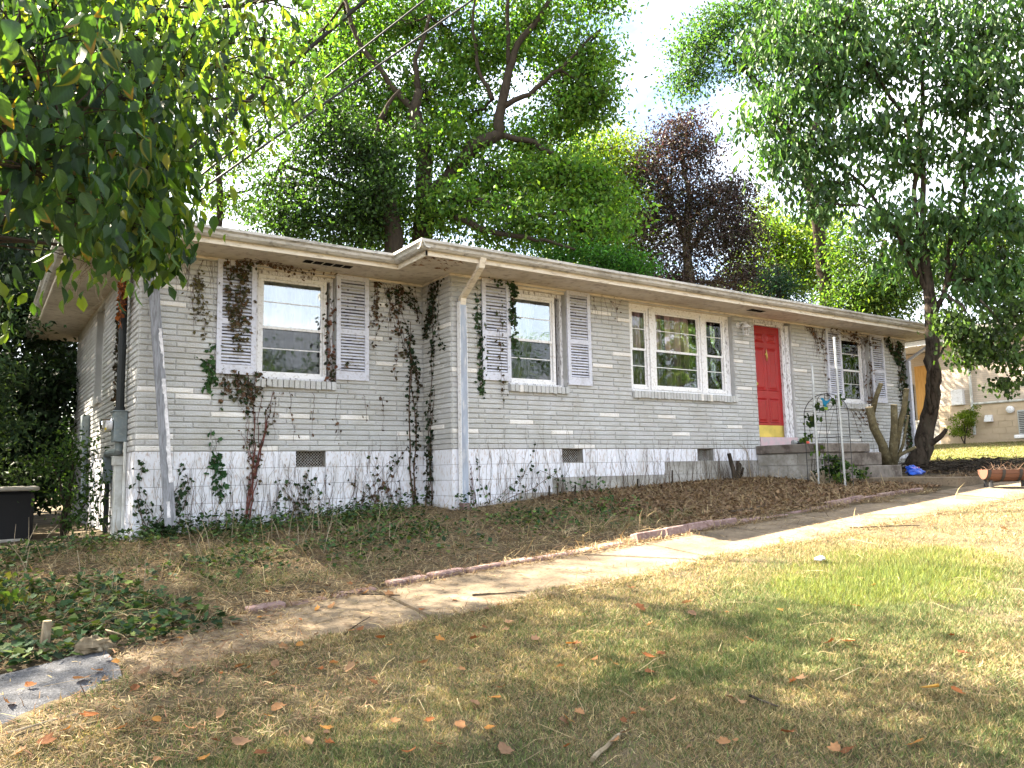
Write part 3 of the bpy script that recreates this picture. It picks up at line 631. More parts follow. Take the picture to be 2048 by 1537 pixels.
def tabs(p, q, name='shingle_edge'):
    m = MB(); (x0, y0), (x1, y1) = p, q; L_ = math.hypot(x1-x0, y1-y0); n = int(L_/.17); tx, ty = (x1-x0)/L_, (y1-y0)/L_; nx_, ny_ = ty, -tx
    for k in range(n):
        a, b = L_*k/n+.003, L_*(k+1)/n-.003; j = random.uniform(-.012, .014); h = random.uniform(0, .006); vs = []
        for s in (a, b):
            for o, z in ((.045+j, ze-.004+h), (.045+j, ze+.012+h), (-.2, ze+.056+h), (-.2, ze+.046+h)): vs.append((x0+tx*s+nx_*o, y0+ty*s+ny_*o, z))
        m.add(vs, [(0, 1, 2, 3), (7, 6, 5, 4), (0, 4, 5, 1), (1, 5, 6, 2), (0, 3, 7, 4)])
    m.put(name, M['shingle'], roof, 'stuff')
tabs((A0, B0), (xj, B0)); tabs((xj-dx, B0), (xj-dx, B0+YR)); tabs((xj-dx, B0+YR), (A1, B0+YR))
# downspouts
def spout(pts, wx, wy, mtl, name, lab=None):
    m = MB(); vs = []
    for p in pts: vs += [(p[0]-wx/2, p[1]-wy/2, p[2]), (p[0]+wx/2, p[1]-wy/2, p[2]), (p[0]+wx/2, p[1]+wy/2, p[2]), (p[0]-wx/2, p[1]+wy/2, p[2])]
    n = len(pts); fs = [(i*4+k, i*4+(k+1) % 4, i*4+4+(k+1) % 4, i*4+4+k) for i in range(n-1) for k in range(4)]+[(3, 2, 1, 0), tuple(4*n-4+k for k in range(4))]
    m.add(vs, fs); o = m.put(name, mtl, house)
    if lab: o['label'] = lab
    return o
spout([(3.79, YR-.07, -.70), (3.79, YR-.07, 1.96)], .095, .075, M['downspout'], 'downspout', 'chalky blue grey downspout at the inner front corner')
m = MB(); m.box(3.735, 3.741, YR-.112, YR-.03, -.70, 1.95); m.box(3.839, 3.845, YR-.112, YR-.03, -.68, 1.90); m.put('downspout_edge', M['white'], house)
spout([(3.79, YR-.07, 1.90), (3.79, YR-.09, 2.0), (3.70, E0+YR+.03, 2.26), (3.70, E0+YR-.03, 2.385)], .085, .07, M['cream'], 'downspout_elbow')
spout([(3.80, YR-.10, -.88), (3.79, YR-.07, -.70)], .10, .10, M['paver'], 'drain_boot')
spout([(14.82, YR-.06, -.42), (14.82, YR-.06, 1.86), (15.0, E0+YR+.12, 2.25), (15.05, E0+YR-.04, 2.38)], .085, .075, M['shutter'], 'downspout', 'greyish downspout at the far right front corner')
# stoop and steps, seen from its left flank
st = thing('front_stoop', 'stained concrete stoop with steps below the red door', 'steps', Vector((10.4, -2.0, -.5)))
m = MB(); m.bbox(9.74, 11.05, -2.12, YR-.01, -.10, .048, .012); m.put('landing', M['stoop'], st)
m = MB(); m.box(9.80, 11.0, -2.04, YR-.012, -.9, -.101); sup = m.put('support', M['mortar'], st)
for r_ in range(3):
    y = YR-.014
    z1 = -.103-r_*.2; z0 = z1-.2
    if r_ % 2: y += .2
    while y > -2.05:
        b1, b0 = min(y, YR-.014), max(y-.4, -2.06); y -= .4
        if b1-b0 < .04: continue
        m = MB(); m.bbox(9.775, 9.82, b0+.003, b1-.003, z0+.003, z1-.003, .004); m.put('block', M['rawblock'], sup)
m = MB(); m.bbox(9.83, 11.44, -2.09, -.83, -.325, -.103, .014); m.put('step', M['stoop'], st)
m = MB(); m.bbox(10.88, 11.86, -2.20, -.85, -.62, -.328, .016); m.put('step', M['stoop'], st)
m = MB(); m.bbox(9.85, 10.878, -2.07, -.86, -.80, -.328, .01); m.put('base', M['stoop'], st)
wk = MB(); wk.prism([(10.2, -2.65), (10.62, -2.66), (10.56, -3.76), (11.30, -3.78), (11.32, -2.65), (13.0, -2.60), (13.0, -1.2), (10.2, -1.2)], .32, 'z', -.85)
o = wk.put('walkway', M['concrete']); o['kind'] = 'structure'
# ================================================================== THINGS ON AND BESIDE THE HOUSE
# wall lantern
lx, lz = 9.50, 2.10; t = thing('wall_lantern', 'white metal carriage lantern on the brick wall left of the red door', 'lamp', Vector((lx, YR, lz-.1)))
m = MB(); m.lathe([(.055, 0), (.055, -.012), (.03, -.022)], (lx-.05, YR-.002, lz+.06), 14, 'y'); m.tube([(lx-.05, YR-.02, lz+.06), (lx-.03, YR-.08, lz+.10), (lx, YR-.13, lz+.07)], .012, 8); m.put('bracket', M['white'], t)
m = MB(); m.lathe([(.012, .105), (.022, .095), (.012, .08), (.03, .07), (.085, .015), (.092, 0), (.07, -.002)], (lx, YR-.13, lz), 12); m.put('lamp_top', M['white'], t)
m = MB(); m.lathe([(.058, 0), (.042, -.12)], (lx, YR-.13, lz-.004), 8); m.put('lamp_glass', M['gl_mid'], t)
m = MB()
for k in range(8):
    q = 2*math.pi*k/8; m.tube([(lx+.062*math.cos(q), YR-.13+.062*math.sin(q), lz-.002), (lx+.045*math.cos(q), YR-.13+.045*math.sin(q), lz-.125)], .004, 4)
m.lathe([(.048, -.125), (.048, -.135), (.02, -.145)], (lx, YR-.13, lz), 8); m.put('lamp_cage', M['white'], t)
# electric meter on the side wall
my = .60
t = thing('electric_meter', 'grey electric meter box with round glass dial on the shaded side wall', 'meter', Vector((0, my, .15)))
m = MB(); m.bbox(-.155, -.012, my-.12, my+.12, .13, .49, .008); m.put('meter_box', M['greyteal'], t)
m = MB(); m.bbox(-.175, -.02, my-.13, my+.13, .485, .50, .003); m.put('box_lid', M['greyteal'], t)
m = MB(); m.lathe([(.085, 0), (.088, -.02), (.082, -.035), (.078, -.12), (.06, -.13)], (-.155, my, .33), 18, 'x'); m.put('meter_glass', M['gl_mid'], t)
m = MB(); m.lathe([(.07, 0), (.07, -.06)], (-.165, my, .33), 14, 'x'); m.put('meter_dial', M['white'], t)
m = MB(); m.box(-.235, -.226, my-.045, my+.045, .27, .30); m.put('dial_label', mat('yellow_label', (.65, .52, .05)), t)
m = MB(); m.tube([(-.085, my, .50), (-.085, my, 1.3)], .047, 10); m.tube([(-.085, my, 1.3), (-.085, my, 2.35)], .045, 10); m.tube([(-.085, my, .50), (-.085, my, .55)], .056, 10); m.tube([(-.085, my, 1.25), (-.085, my, 1.30)], .054, 10); m.put('riser_pipe', M['blackpipe'], t)
m = MB(); m.tube([(-.08, my, .135), (-.08, my, .05), (-.075, my+.08, .02), (-.07, my+.5, .03), (-.07, my+1.0, .03), (-.07, my+1.1, .0), (-.07, my+1.12, -.15)], .045, 10); m.put('conduit', M['greyteal'], t)
t = thing('junction_box', 'small teal grey junction box low on the side wall by the conduit', 'electrical box', Vector((-.05, 1.75, -.2)))
m = MB(); m.bbox(-.10, -.012, 1.66, 1.84, -.36, -.02, .006); m.put('box_body', M['greyteal'], t)
m = MB(); m.tube([(-.05, 1.75, -.36), (-.05, 1.75, -1.05)], .03, 8); m.put('conduit', M['blackpipe'], t)
t = thing('phone_box', 'faded utility box further back on the shaded side wall', 'electrical box', Vector((-.05, 4.4, .4)))
m = MB(); m.bbox(-.12, -.012, 4.25, 4.55, .25, .72, .01); m.put('box_body', M['greyteal'], t); m = MB(); m.tube([(-.05, 4.4, .25), (-.05, 4.4, -.7)], .04, 8); m.put('conduit', M['greyteal'], t)
t = thing('side_downpipe', 'pale vertical pipe cover against the white blocks of the side wall', 'pipe', Vector((-.05, .78, -.9)))
m = MB(); m.bbox(-.10, -.012, .72, .86, -1.05, -.04, .01); m.put('pipe_body', M['pale_pipe'], t); m = MB(); m.bbox(-.12, -.012, .69, .89, -.14, -.03, .008); m.put('pipe_cap', M['pale_pipe'], t)
m = MB(); m.tube([(-.03, .48, .13), (-.03, .48, -1.05)], .018, 6); tag(m.put('thin_conduit', M['pale_pipe']), 'thin pale conduit down the white corner beside the meter', 'pipe')
m = MB(); m.tube([(-.06, my+.12, .52), (-.09, my+.25, .75), (-.06, my+.35, 1.1), (-.05, my+.30, 1.5), (-.03, my+.28, 2.3)], .008, 5); tag(m.put('loose_cable', M['cabl']), 'thin loose black cable curving up the side wall above the meter', 'cable')
# overhead service wires
mast = np.array([-.10, .55, 2.75])
def wire(p, q, r, sag, name, lab):
    p, q = np.array(p), np.array(q); n = 24; m = MB(); m.tube([p+(q-p)*i/n-np.array([0, 0, sag*4*(i/n)*(1-i/n)]) for i in range(n+1)], r, 5)
    return tag(m.put(name, M['cabl']), lab, 'cable', 'wires running up from the house corner')
a1 = at_depth(850, 0, 13); a2 = at_depth(945, 0, 13); a0 = at_depth(720, 0, 9.0); b0 = at_depth(495, 195, 9.3)
def ext(p, q, k): return p+(q-p)*k
wire(at_depth(375, 372, 11), ext(at_depth(375, 372, 11), a1, 2.2), .017, .0, 'overhead_wire', 'slim black overhead wire, the middle one of three crossing the trees')
wire(at_depth(395, 385, 11), ext(at_depth(395, 385, 11), a2, 2.2), .018, .0, 'overhead_wire', 'slim black overhead wire, the lowest of three crossing the trees')
wire(ext(b0, a0, -.55), ext(b0, a0, 2.4), .024, .06, 'overhead_wire', 'thick twisted overhead cable, the topmost of three crossing the trees')
# board leaning on the front wall
p0 = at_y(341, 1052, -.42); p1 = at_y(305, 540, -.10); d = p1-p0; d /= np.linalg.norm(d)
sx = np.array([1., 0, 0]); sx -= d*(sx@d); sx /= np.linalg.norm(sx); ny_ = np.cross(sx, d)
t = thing('leaning_board', 'weathered grey board with flaking white paint leaning on the left front wall', 'board', Vector(p0.tolist()))
m = MB(); vs = []; n = 14
for i in range(n+1):
    c = p0+(p1-p0)*i/n; wv = .058+random.uniform(-.003, .003)
    vs += [tuple(c-sx*wv-ny_*.016), tuple(c+sx*wv-ny_*.016), tuple(c+sx*wv+ny_*.016), tuple(c-sx*wv+ny_*.016)]
m.add(vs, [(i*4+k, i*4+(k+1) % 4, i*4+4+(k+1) % 4, i*4+4+k) for i in range(n) for k in range(4)]+[(3, 2, 1, 0), tuple(n*4+k for k in range(4))]); m.put('plank', M['board'], t)
m = MB(); L_ = np.linalg.norm(p1-p0); sgn = -1 if (ny_@(CAM-p0)) < 0 else 1
for (u0, u1, w0, w1) in ((.03, .09, -.5, .1), (.16, .30, .15, .98), (.24, .44, .25, .98), (.40, .52, .45, .98), (.50, .56, .2, .95), (.60, .72, .62, .98), (.66, .76, .3, .9), (.93, .985, .2, .95)):
    pts = []; k = 9
    for i in range(k+1): pts.append((u0+(u1-u0)*i/k, w0+random.uniform(-.08, .16)))
    for i in range(k, -1, -1): pts.append((u0+(u1-u0)*i/k, w1+random.uniform(-.06, .02)))
    vs = [tuple(p0+(p1-p0)*u+sx*.056*w_+ny_*sgn*(.0185+.002*random.random())) for u, w_ in pts]
    m = MB(); m.add(vs, [(i, i+1, 2*k+1-i-1, 2*k+1-i) for i in range(k)]); m.put('paint_flake', M['boardpeel'], t)
# trellis with a bird, two metal stakes beside the stoop
tx = 9.43
t = thing('garden_trellis', 'rusty wire trellis with arched top and blue bird beside the stoop', 'trellis', Vector((tx, -2.3, float(gz(tx, -2.3)))))
def onx(px, py): return at_x(px, py, tx)
m = MB(); gb = float(gz(tx, -2.3))-.05
yl, yr = onx(1608, 830)[1], onx(1697, 830)[1]; zt_ = onx(1650, 830)[2]; R_ = abs(yr-yl)/2; yc = (yl+yr)/2
arch = [(tx, yc+R_*math.cos(a), zt_+R_*math.sin(a)*.85) for a in np.linspace(0, math.pi, 19)]
m.tube([(tx, yl, gb)]+[(tx, yl, zt_*.5)]+arch+[(tx, yr, gb)], .0065, 5)
m.put('arch_frame', M['iron'], t)
for yy in np.linspace(yl, yr, 5)[1:-1]:
    m = MB(); m.tube([(tx, yy, gb), (tx, yy, zt_+R_*.85*math.sqrt(max(0, 1-((yy-yc)/R_)**2)))], .005, 4); m.put('rod', M['iron'], t)
for zz in (-.22, .12, .55): m = MB(); m.tube([(tx, yl, zz), (tx, yr, zz)], .005, 4); m.put('rod', M['iron'], t)
m = MB(); cz_ = onx(1655, 805)[2]; m.tube([(tx, yc+.14*math.cos(a), cz_+.14*math.sin(a)) for a in np.linspace(0, 2*math.pi, 17)], .005, 4); m.put('ring', M['iron'], t)
bc = onx(1652, 805)
def bpt(a, b): return (bc[1]-a, bc[2]+b)
bird = [(-.085, .055), (-.06, .075), (-.035, .065), (-.02, .03), (.03, .02), (.085, .05), (.06, 0), (.03, -.02), (.0, -.05), (.02, -.10), (-.01, -.095), (-.03, -.06), (-.05, -.02), (-.055, .03), (-.075, .045)]
m = MB(); m.prism([bpt(a, b) for a, b in bird], .008, 'x', tx-.012); m.put('bird', M['birdblue'], t)
for (pt, pb, lab) in (((1624, 730), (1637, 955), 'shorter galvanised stake standing in the trellis beside the stoop'), ((1668, 675), (1690, 962), 'taller galvanised stake standing in the trellis beside the stoop')):
    a = at_x(*pt, 9.38); b = at_x(*pb, 9.38); b[2] = float(gz(9.38, b[1]))-.1; m = MB(); m.tube([b, (a+b)/2, a], .017, 6); m.tube([a-np.array([0, .0, .02]), a+np.array([0, 0, .004])], .019, 6)
    tag(m.put('metal_stake', M['steel']), lab, 'stake', 'metal stakes by the stoop')
# torch on the landing
m_ = thing('flashlight', 'black flashlight with silver head and orange tip lying on the stoop', 'flashlight', Vector((10.35, -1.25, .05)))
ctr = np.array([10.25, -1.25, .05+.042]); m = MB(); m.lathe([(.026, .0), (.028, .05), (.026, .26), (.022, .27)], ctr, 12, 'x'); m.put('barrel', M['black'], m_)
m = MB(); m.lathe([(.03, -.002), (.04, -.03), (.042, -.09), (.036, -.092)], ctr, 14, 'x'); m.put('head', M['steel'], m_)
m = MB(); m.lathe([(.022, .271), (.025, .29), (.022, .35), (.010, .37)], ctr, 10, 'x'); m.put('tail_cap', M['orange'], m_)
# blue plastic bag on the walkway
bx, by = 12.42, -2.12; zb = -.53
t = thing('plastic_bag', 'crumpled bright blue plastic bag on the walkway by the steps', 'bag', Vector((bx, by, zb)))
def lump(c, r, seed, nu=18, nv=10, amp=.22):
    q = np.random.default_rng(seed); V = []; ph = q.uniform(0, 6, (6, 3)); fr = q.integers(2, 7, (6, 2))
    for j in range(nv+1):
        th = math.pi*j/nv
        for i in range(nu):
            p = 2*math.pi*i/nu; k = 1+amp*sum(math.sin(f[0]*p+h[0])*math.sin(f[1]*th+h[1]) for f, h in zip(fr, ph))/2
            V.append((c[0]+r[0]*k*math.sin(th)*math.cos(p), c[1]+r[1]*k*math.sin(th)*math.sin(p), max(c[2]-r[2]*.72, c[2]+r[2]*k*math.cos(th))))
    Fq = [(j*nu+i, j*nu+(i+1) % nu, (j+1)*nu+(i+1) % nu, (j+1)*nu+i) for j in range(nv) for i in range(nu)]
    return V, Fq
m = MB(); m.add(*lump((bx, by, zb+.055), (.21, .12, .075), 3, 30, 14, .16)); m.put('bag_body', M['bluebag'], t, smooth=False)
m = MB(); m.add(*lump((bx-.03, by+.04, zb+.13), (.13, .075, .055), 5, 24, 12, .2)); m.put('bag_fold', M['bluebag'], t)
rr = random.Random(4)
dv = np.array([_RT[0], _RT[1], 0]); dv /= np.linalg.norm(dv); ov = np.array([-dv[1]*-1, -dv[0], 0]); ov = np.array([dv[1], -dv[0], 0])
m = MB(); m2 = MB()
for k in range(7):
    c = np.array([bx-.03, by+.04, zb+.145])+dv*(-.085+.027*k)+ov*.083; (m if k % 2 else m2).tube([c+np.array([0, 0, -.014]), c+dv*.010+np.array([0, 0, .016]), c+dv*.016+np.array([0, 0, -.010])], .0035, 4)
m.put('bag_print', M['whiteprint'], t); m2.put('bag_print', M['pinkprint'], t)
# half-barrel planter on the path
cx_, cy_ = 10.86, -4.30; zb = float(gz(cx_, -4.3))+.01
t = thing('barrel_planter', 'brown half barrel planter with dark hoops standing on the path', 'planter', Vector((cx_, cy_, zb)))
ax = np.array([.80, -.60, 0]); sd2 = np.array([.60, .80, 0]); Lb, R0_ = .66, .17; cz_ = zb+.255
for k in range(9):                                    # staves of the lying half barrel
    a0, a1 = math.pi+math.pi*k/9+.012, math.pi+math.pi*(k+1)/9-.012; V = []; n = 8
    for i in range(n+1):
        u = -1+2*i/n; r = R0_*(1-.22*u*u)
        for aa in (a0, a1):
            for rr_ in (r, r-.022): V.append(np.array([cx_, cy_, cz_])+ax*u*Lb/2+sd2*rr_*math.cos(aa)+np.array([0, 0, rr_*math.sin(aa)*1.05]))
    Fq = []
    for i in range(n): o = 4*i; Fq += [(o, o+2, o+6, o+4), (o+1, o+5, o+7, o+3), (o, o+4, o+5, o+1), (o+2, o+3, o+7, o+6)]
    m = MB(); m.add([tuple(v) for v in V], Fq+[(0, 1, 3, 2), (4*n, 4*n+2, 4*n+3, 4*n+1)]); m.put('stave', M['barrel'], t)
for u in (-.92, -.36, .36, .92):
    r = R0_*(1-.22*u*u)+.006; V = []; n = 14
    for i in range(n+1):
        a = math.pi+math.pi*i/n
        for du in (-.022, .022): V.append(np.array([cx_, cy_, cz_])+ax*(u*Lb/2+du)+sd2*r*math.cos(a)+np.array([0, 0, r*math.sin(a)*1.05]))
    m = MB(); m.add([tuple(v) for v in V], [(2*i, 2*i+1, 2*i+3, 2*i+2) for i in range(n)]); m.put('hoop', M['iron'], t)
for u in (-1, 1):
    r = R0_*.78-.012; m = MB(); c0 = np.array([cx_, cy_, cz_])+ax*u*(Lb/2-.006); P = [tuple(c0+sd2*r*math.cos(a)+np.array([0, 0, r*1.05*math.sin(a)])) for a in np.linspace(math.pi, 2*math.pi, 13)]
    Q = [tuple(np.array(p)-ax*u*.02) for p in P]; m.add(P+Q, [tuple(range(13)), tuple(range(25, 12, -1))]+[(i, i+1, 14+i, 13+i) for i in range(12)]); m.put('end_board', M['barrel'], t)
for u in (-.40, .40):
    for s_ in (-1, 1):
        p = np.array([cx_, cy_, 0])+ax*u*Lb+sd2*s_*.07; m = MB(); m.tube([(p[0], p[1], zb), (p[0], p[1], zb+.10)], [.028, .024], 6); m.put('foot', M['iron'], t)
m = MB(); V = []; n = 12
for i in range(n+1):
    u = -1+2*i/n; r = R0_*(1-.22*u*u)-.02
    for s_ in (-1, 0, 1): V.append(tuple(np.array([cx_, cy_, cz_-.03+.02*random.random()+(.02 if s_ == 0 else 0)])+ax*u*Lb/2*.97+sd2*s_*r))
m.add(V, [(3*i+j, 3*i+j+1, 3*i+4+j, 3*i+3+j) for i in range(n) for j in (0, 1)]); m.put('potting_soil', M['soil_pot'], t)
m = MB()
for k in range(46):
    p = np.array([cx_, cy_, cz_-.01])+ax*random.uniform(-.3, .3)+sd2*random.uniform(-.1, .1); d = np.array([random.uniform(-1, 1), random.uniform(-1, 1), random.uniform(.1, .9)]); d /= np.linalg.norm(d); l = random.uniform(.05, .22)
    m.tube([p, p+d*l*.6, p+d*l+np.array([0, 0, -.02])], [.004, .003, .001], 4)
m.put('dry_twigs', M['stem'], t, 'stuff')
pp = at_depth(1997, 955, 12.2); pz = float(gz(pp[0], pp[1]))
t = thing('plant_pot', 'small black plastic pot behind the half barrel planter', 'plant pot', Vector((pp[0], pp[1], pz)))
m = MB(); m.lathe([(.08, 0), (.11, .20), (.12, .20), (.12, .23), (.105, .23), (.10, .20)], (pp[0], pp[1], pz), 14); m.put('pot_body', M['black'], t)
# dark tub at the far left
tx0, ty0 = -1.45, 2.6; tz = float(gz(tx0, ty0))
t = thing('storage_tub', 'big dark rectangular tub with pale rim in the shade left of the house', 'tub', Vector((tx0, ty0, tz)))
m = MB(); m.bbox(tx0-1.3, tx0+.62, ty0-.5, ty0+.6, tz-.05, tz+.64, .04); m.put('tub_body', M['tub'], t)
m = MB(); m.bbox(tx0-1.34, tx0+.67, ty0-.55, ty0+.65, tz+.645, tz+.70, .015); m.put('tub_rim', M['tubrim'], t)
m = MB(); m.bbox(tx0-1.34, tx0+.52, ty0-.56, ty0-.51, tz+.0, tz+.05, .01); m.put('base_rail', M['tubrim'], t)
# edging blocks along the path
blocks = [(.18, .46, -3.83, .02), (.50, .80, -3.80, -.01), (.84, 1.20, -3.80, .0), (1.30, 1.66, -3.79, .025), (1.68, 2.02, -3.79, .03), (2.04, 2.40, -3.79, .02), (2.42, 2.75, -3.79, .015), (2.78, 3.12, -3.79, .01), (3.15, 3.5, -3.78, .005), (3.52, 3.86, -3.77, .01),
          (4.02, 4.42, -3.76, .065), (4.44, 4.76, -3.75, .07), (4.78, 5.18, -3.73, .07), (5.20, 5.60, -3.71, .05), (5.66, 6.05, -3.72, .015), (6.10, 6.50, -3.72, .0), (6.6, 7.0, -3.70, .005), (7.05, 7.45, -3.68, .01), (7.50, 7.95, -3.62, .05), (7.98, 8.25, -3.60, .055), (8.28, 8.68, -3.57, .03), (8.70, 9.1, -3.56, .035), (9.12, 9.5, -3.56, .03), (9.52, 9.78, -3.6, .03)]
bl_lab = ['half buried pinkish edging block at the low left start of the border', 'edging block sunk under dead leaves, second from the low end of the border', 'thin sliver of pinkish edging block sunk under dry grass near the low end', 'dusty edging block partly in sun where the border leaves the weeds',
 'long clean pinkish edging block catching a fleck of sun', 'pinkish edging block left of the border gap below the house downspout', 'worn edging block below the bent front downspout', 'flat edging block half covered by dry straw', 'sunken edging block left of the sunlit straw heap', 'sunlit edging block under the heap of dry straw',
 'raised purplish edging block with chipped edge, lowest of four upright ones', 'raised purplish edging block, second of the four upright ones', 'long raised purplish edging block, third of the four upright ones', 'tilted purplish edging block at the upper end of the upright four', 'edging block buried under grass clippings past the upright four', 'edging block nearly lost under clippings above the shadow edge', 'shaded edging block flush with the mulch below the last crawl vent', 'shaded edging block just before the wide reddish one',
 'wide clean reddish edging block in the shade below the stump', 'short reddish edging block next to the wide clean one', 'greyish edging block, first of the worn run to the walkway', 'greyish edging block in the middle of the worn run to the walkway', 'worn edging block before the walkway corner', 'last edging block touching the walkway corner']
for (x0, x1, yc, up), lab in zip(blocks, bl_lab):
    m = MB(); zc = float(gz((x0+x1)/2, -4.0)); a = math.atan2(float(gz(x1, -4))-float(gz(x0, -4)), x1-x0); h2 = .05; Lh = (x1-x0)/2-.006
    m.bbox(-Lh, Lh, -.065, .065, -.10, .0, .012); rz_ = random.uniform(-.05, .05); rx_ = random.uniform(-.1, .05)-(.15 if up > .04 else 0)
    R = Matrix.Translation(((x0+x1)/2, yc, zc+up+.035)) @ Matrix.Rotation(-a, 4, 'Y') @ Matrix.Rotation(rz_, 4, 'Z') @ Matrix.Rotation(rx_, 4, 'X')
    m.v = [tuple(R @ Vector(v)) for v in m.v]; tag(m.put('edging_block', M['paver']), lab, 'edging block', 'pinkish edging blocks along the path')
# ================================================================== NEIGHBOUR'S HOUSE
NX = 26.0; zn = .62
t = thing('neighbour_house', 'sunlit tan brick neighbouring house with plywood covered door', 'house', Vector((NX+4, 0, .6)))
m = MB(); m.box(NX, NX+8, -8, 4.25, 1.62, 3.75); m.put('wall', M['nbrick'], t)
m = MB(); m.box(NX-.02, NX+8, -8, 4.27, -.4, 1.615); fn = m.put('foundation', M['nblock'], t)
for r_ in range(6):
    for k in range(8):
        y1 = 4.26-k*.42-(.21 if r_ % 2 else 0); z0 = 1.61-.2032*(r_+1); m = MB(); m.bbox(NX-.032, NX-.015, y1-.414, y1, z0+.004, z0+.199, .003); m.put('block', M['nblock'], fn)
m = MB(); m.box(NX+1.15, NX+8, 4.3, 12, -.4, 3.72); m.put('porch_wall', M['nbrick'], t)
m = MB(); m.box(NX+1.10, NX+1.148, 4.95, 5.6, 1.28, 3.25); m.put('plywood_sheet', M['plywood'], t)
m = MB(); m.box(NX+1.09, NX+1.145, 5.7, 6.3, 1.28, 2.6); m.put('dark_window', M['dark'], t)
m = MB(); m.bbox(NX+.2, NX+1.1, 4.3, 6.2, .2, 1.2, .03); m.put('porch_step', M['rawblock'], t)
m = MB(); m.bbox(NX-.5, NX+9, -8.5, 12, 3.75, 3.95, .01); m.put('fascia', M['white'], t)
m = MB(); m.add([(NX-.6, -8.6, 3.96), (NX+9, -8.6, 3.96), (NX+9, 12, 3.96), (NX-.6, 12, 3.96), (NX+4.2, -8.6, 5.0), (NX+4.2, 12, 5.0)], [(0, 4, 5, 3), (4, 1, 2, 5), (0, 1, 4), (3, 5, 2)]); m.put('roof', M['shingle'], t)
t = thing('neighbour_meter_box', 'white electric box on the sunlit wall of the neighbouring house', 'electrical box', Vector((NX, 3.55, 1.7)))
m = MB(); m.bbox(NX-.18, NX-.005, 3.36, 3.74, 1.62, 2.14, .01); m.put('box_body', M['white'], t); m = MB(); m.tube([(NX-.07, 3.12, .6), (NX-.07, 3.12, 3.7)], .045, 8); m.put('riser_pipe', M['pale_pipe'], t)
m = MB(); m.tube([(NX-.07, 3.12, 1.62), (NX-.07, -2, 1.64)], .04, 8); tag(m.put('neighbour_conduit', M['pale_pipe']), 'pale horizontal conduit along the sunlit neighbouring wall', 'pipe')
t = thing('dryer_vent', 'small white louvred vent hood sticking out of the sunlit neighbouring wall', 'vent', Vector((NX, 2.6, 1.05)))
m = MB(); m.add([(NX-.03, 2.52, 1.0), (NX-.22, 2.52, 1.0), (NX-.10, 2.52, 1.22), (NX-.03, 2.52, 1.22), (NX-.03, 2.74, 1.0), (NX-.22, 2.74, 1.0), (NX-.10, 2.74, 1.22), (NX-.03, 2.74, 1.22)], [(0, 1, 2, 3), (7, 6, 5, 4), (1, 5, 6, 2), (2, 6, 7, 3), (0, 4, 5, 1)]); m.put('hood', M['white'], t)
m = MB(); m.lathe([(.10, 0), (.12, -.12), (.05, -.16)], (NX-.03, 1.95, 1.35), 12, 'x'); tag(m.put('round_vent', M['white']), 'round white outlet under the conduit on the neighbouring wall', 'vent')
t = thing('air_conditioner', 'grey outdoor air conditioner unit by the neighbouring wall, cut by the frame', 'air conditioner', Vector((NX-.8, 1.3, .45)))
m = MB(); m.bbox(NX-1.2, NX-.5, .45, 1.32, .50, 1.25, .03); body = m.put('housing', M['steel'], t)
for k in range(12): m = MB(); m.box(NX-1.215, NX-1.20, .5, 1.27, .56+k*.055, .585+k*.055); m.put('grille_slat', M['iron'], body)
m = MB(); m.bbox(NX-1.3, NX-.4, .35, 1.42, .38, .495, .02); m.put('pad', M['white'], t)
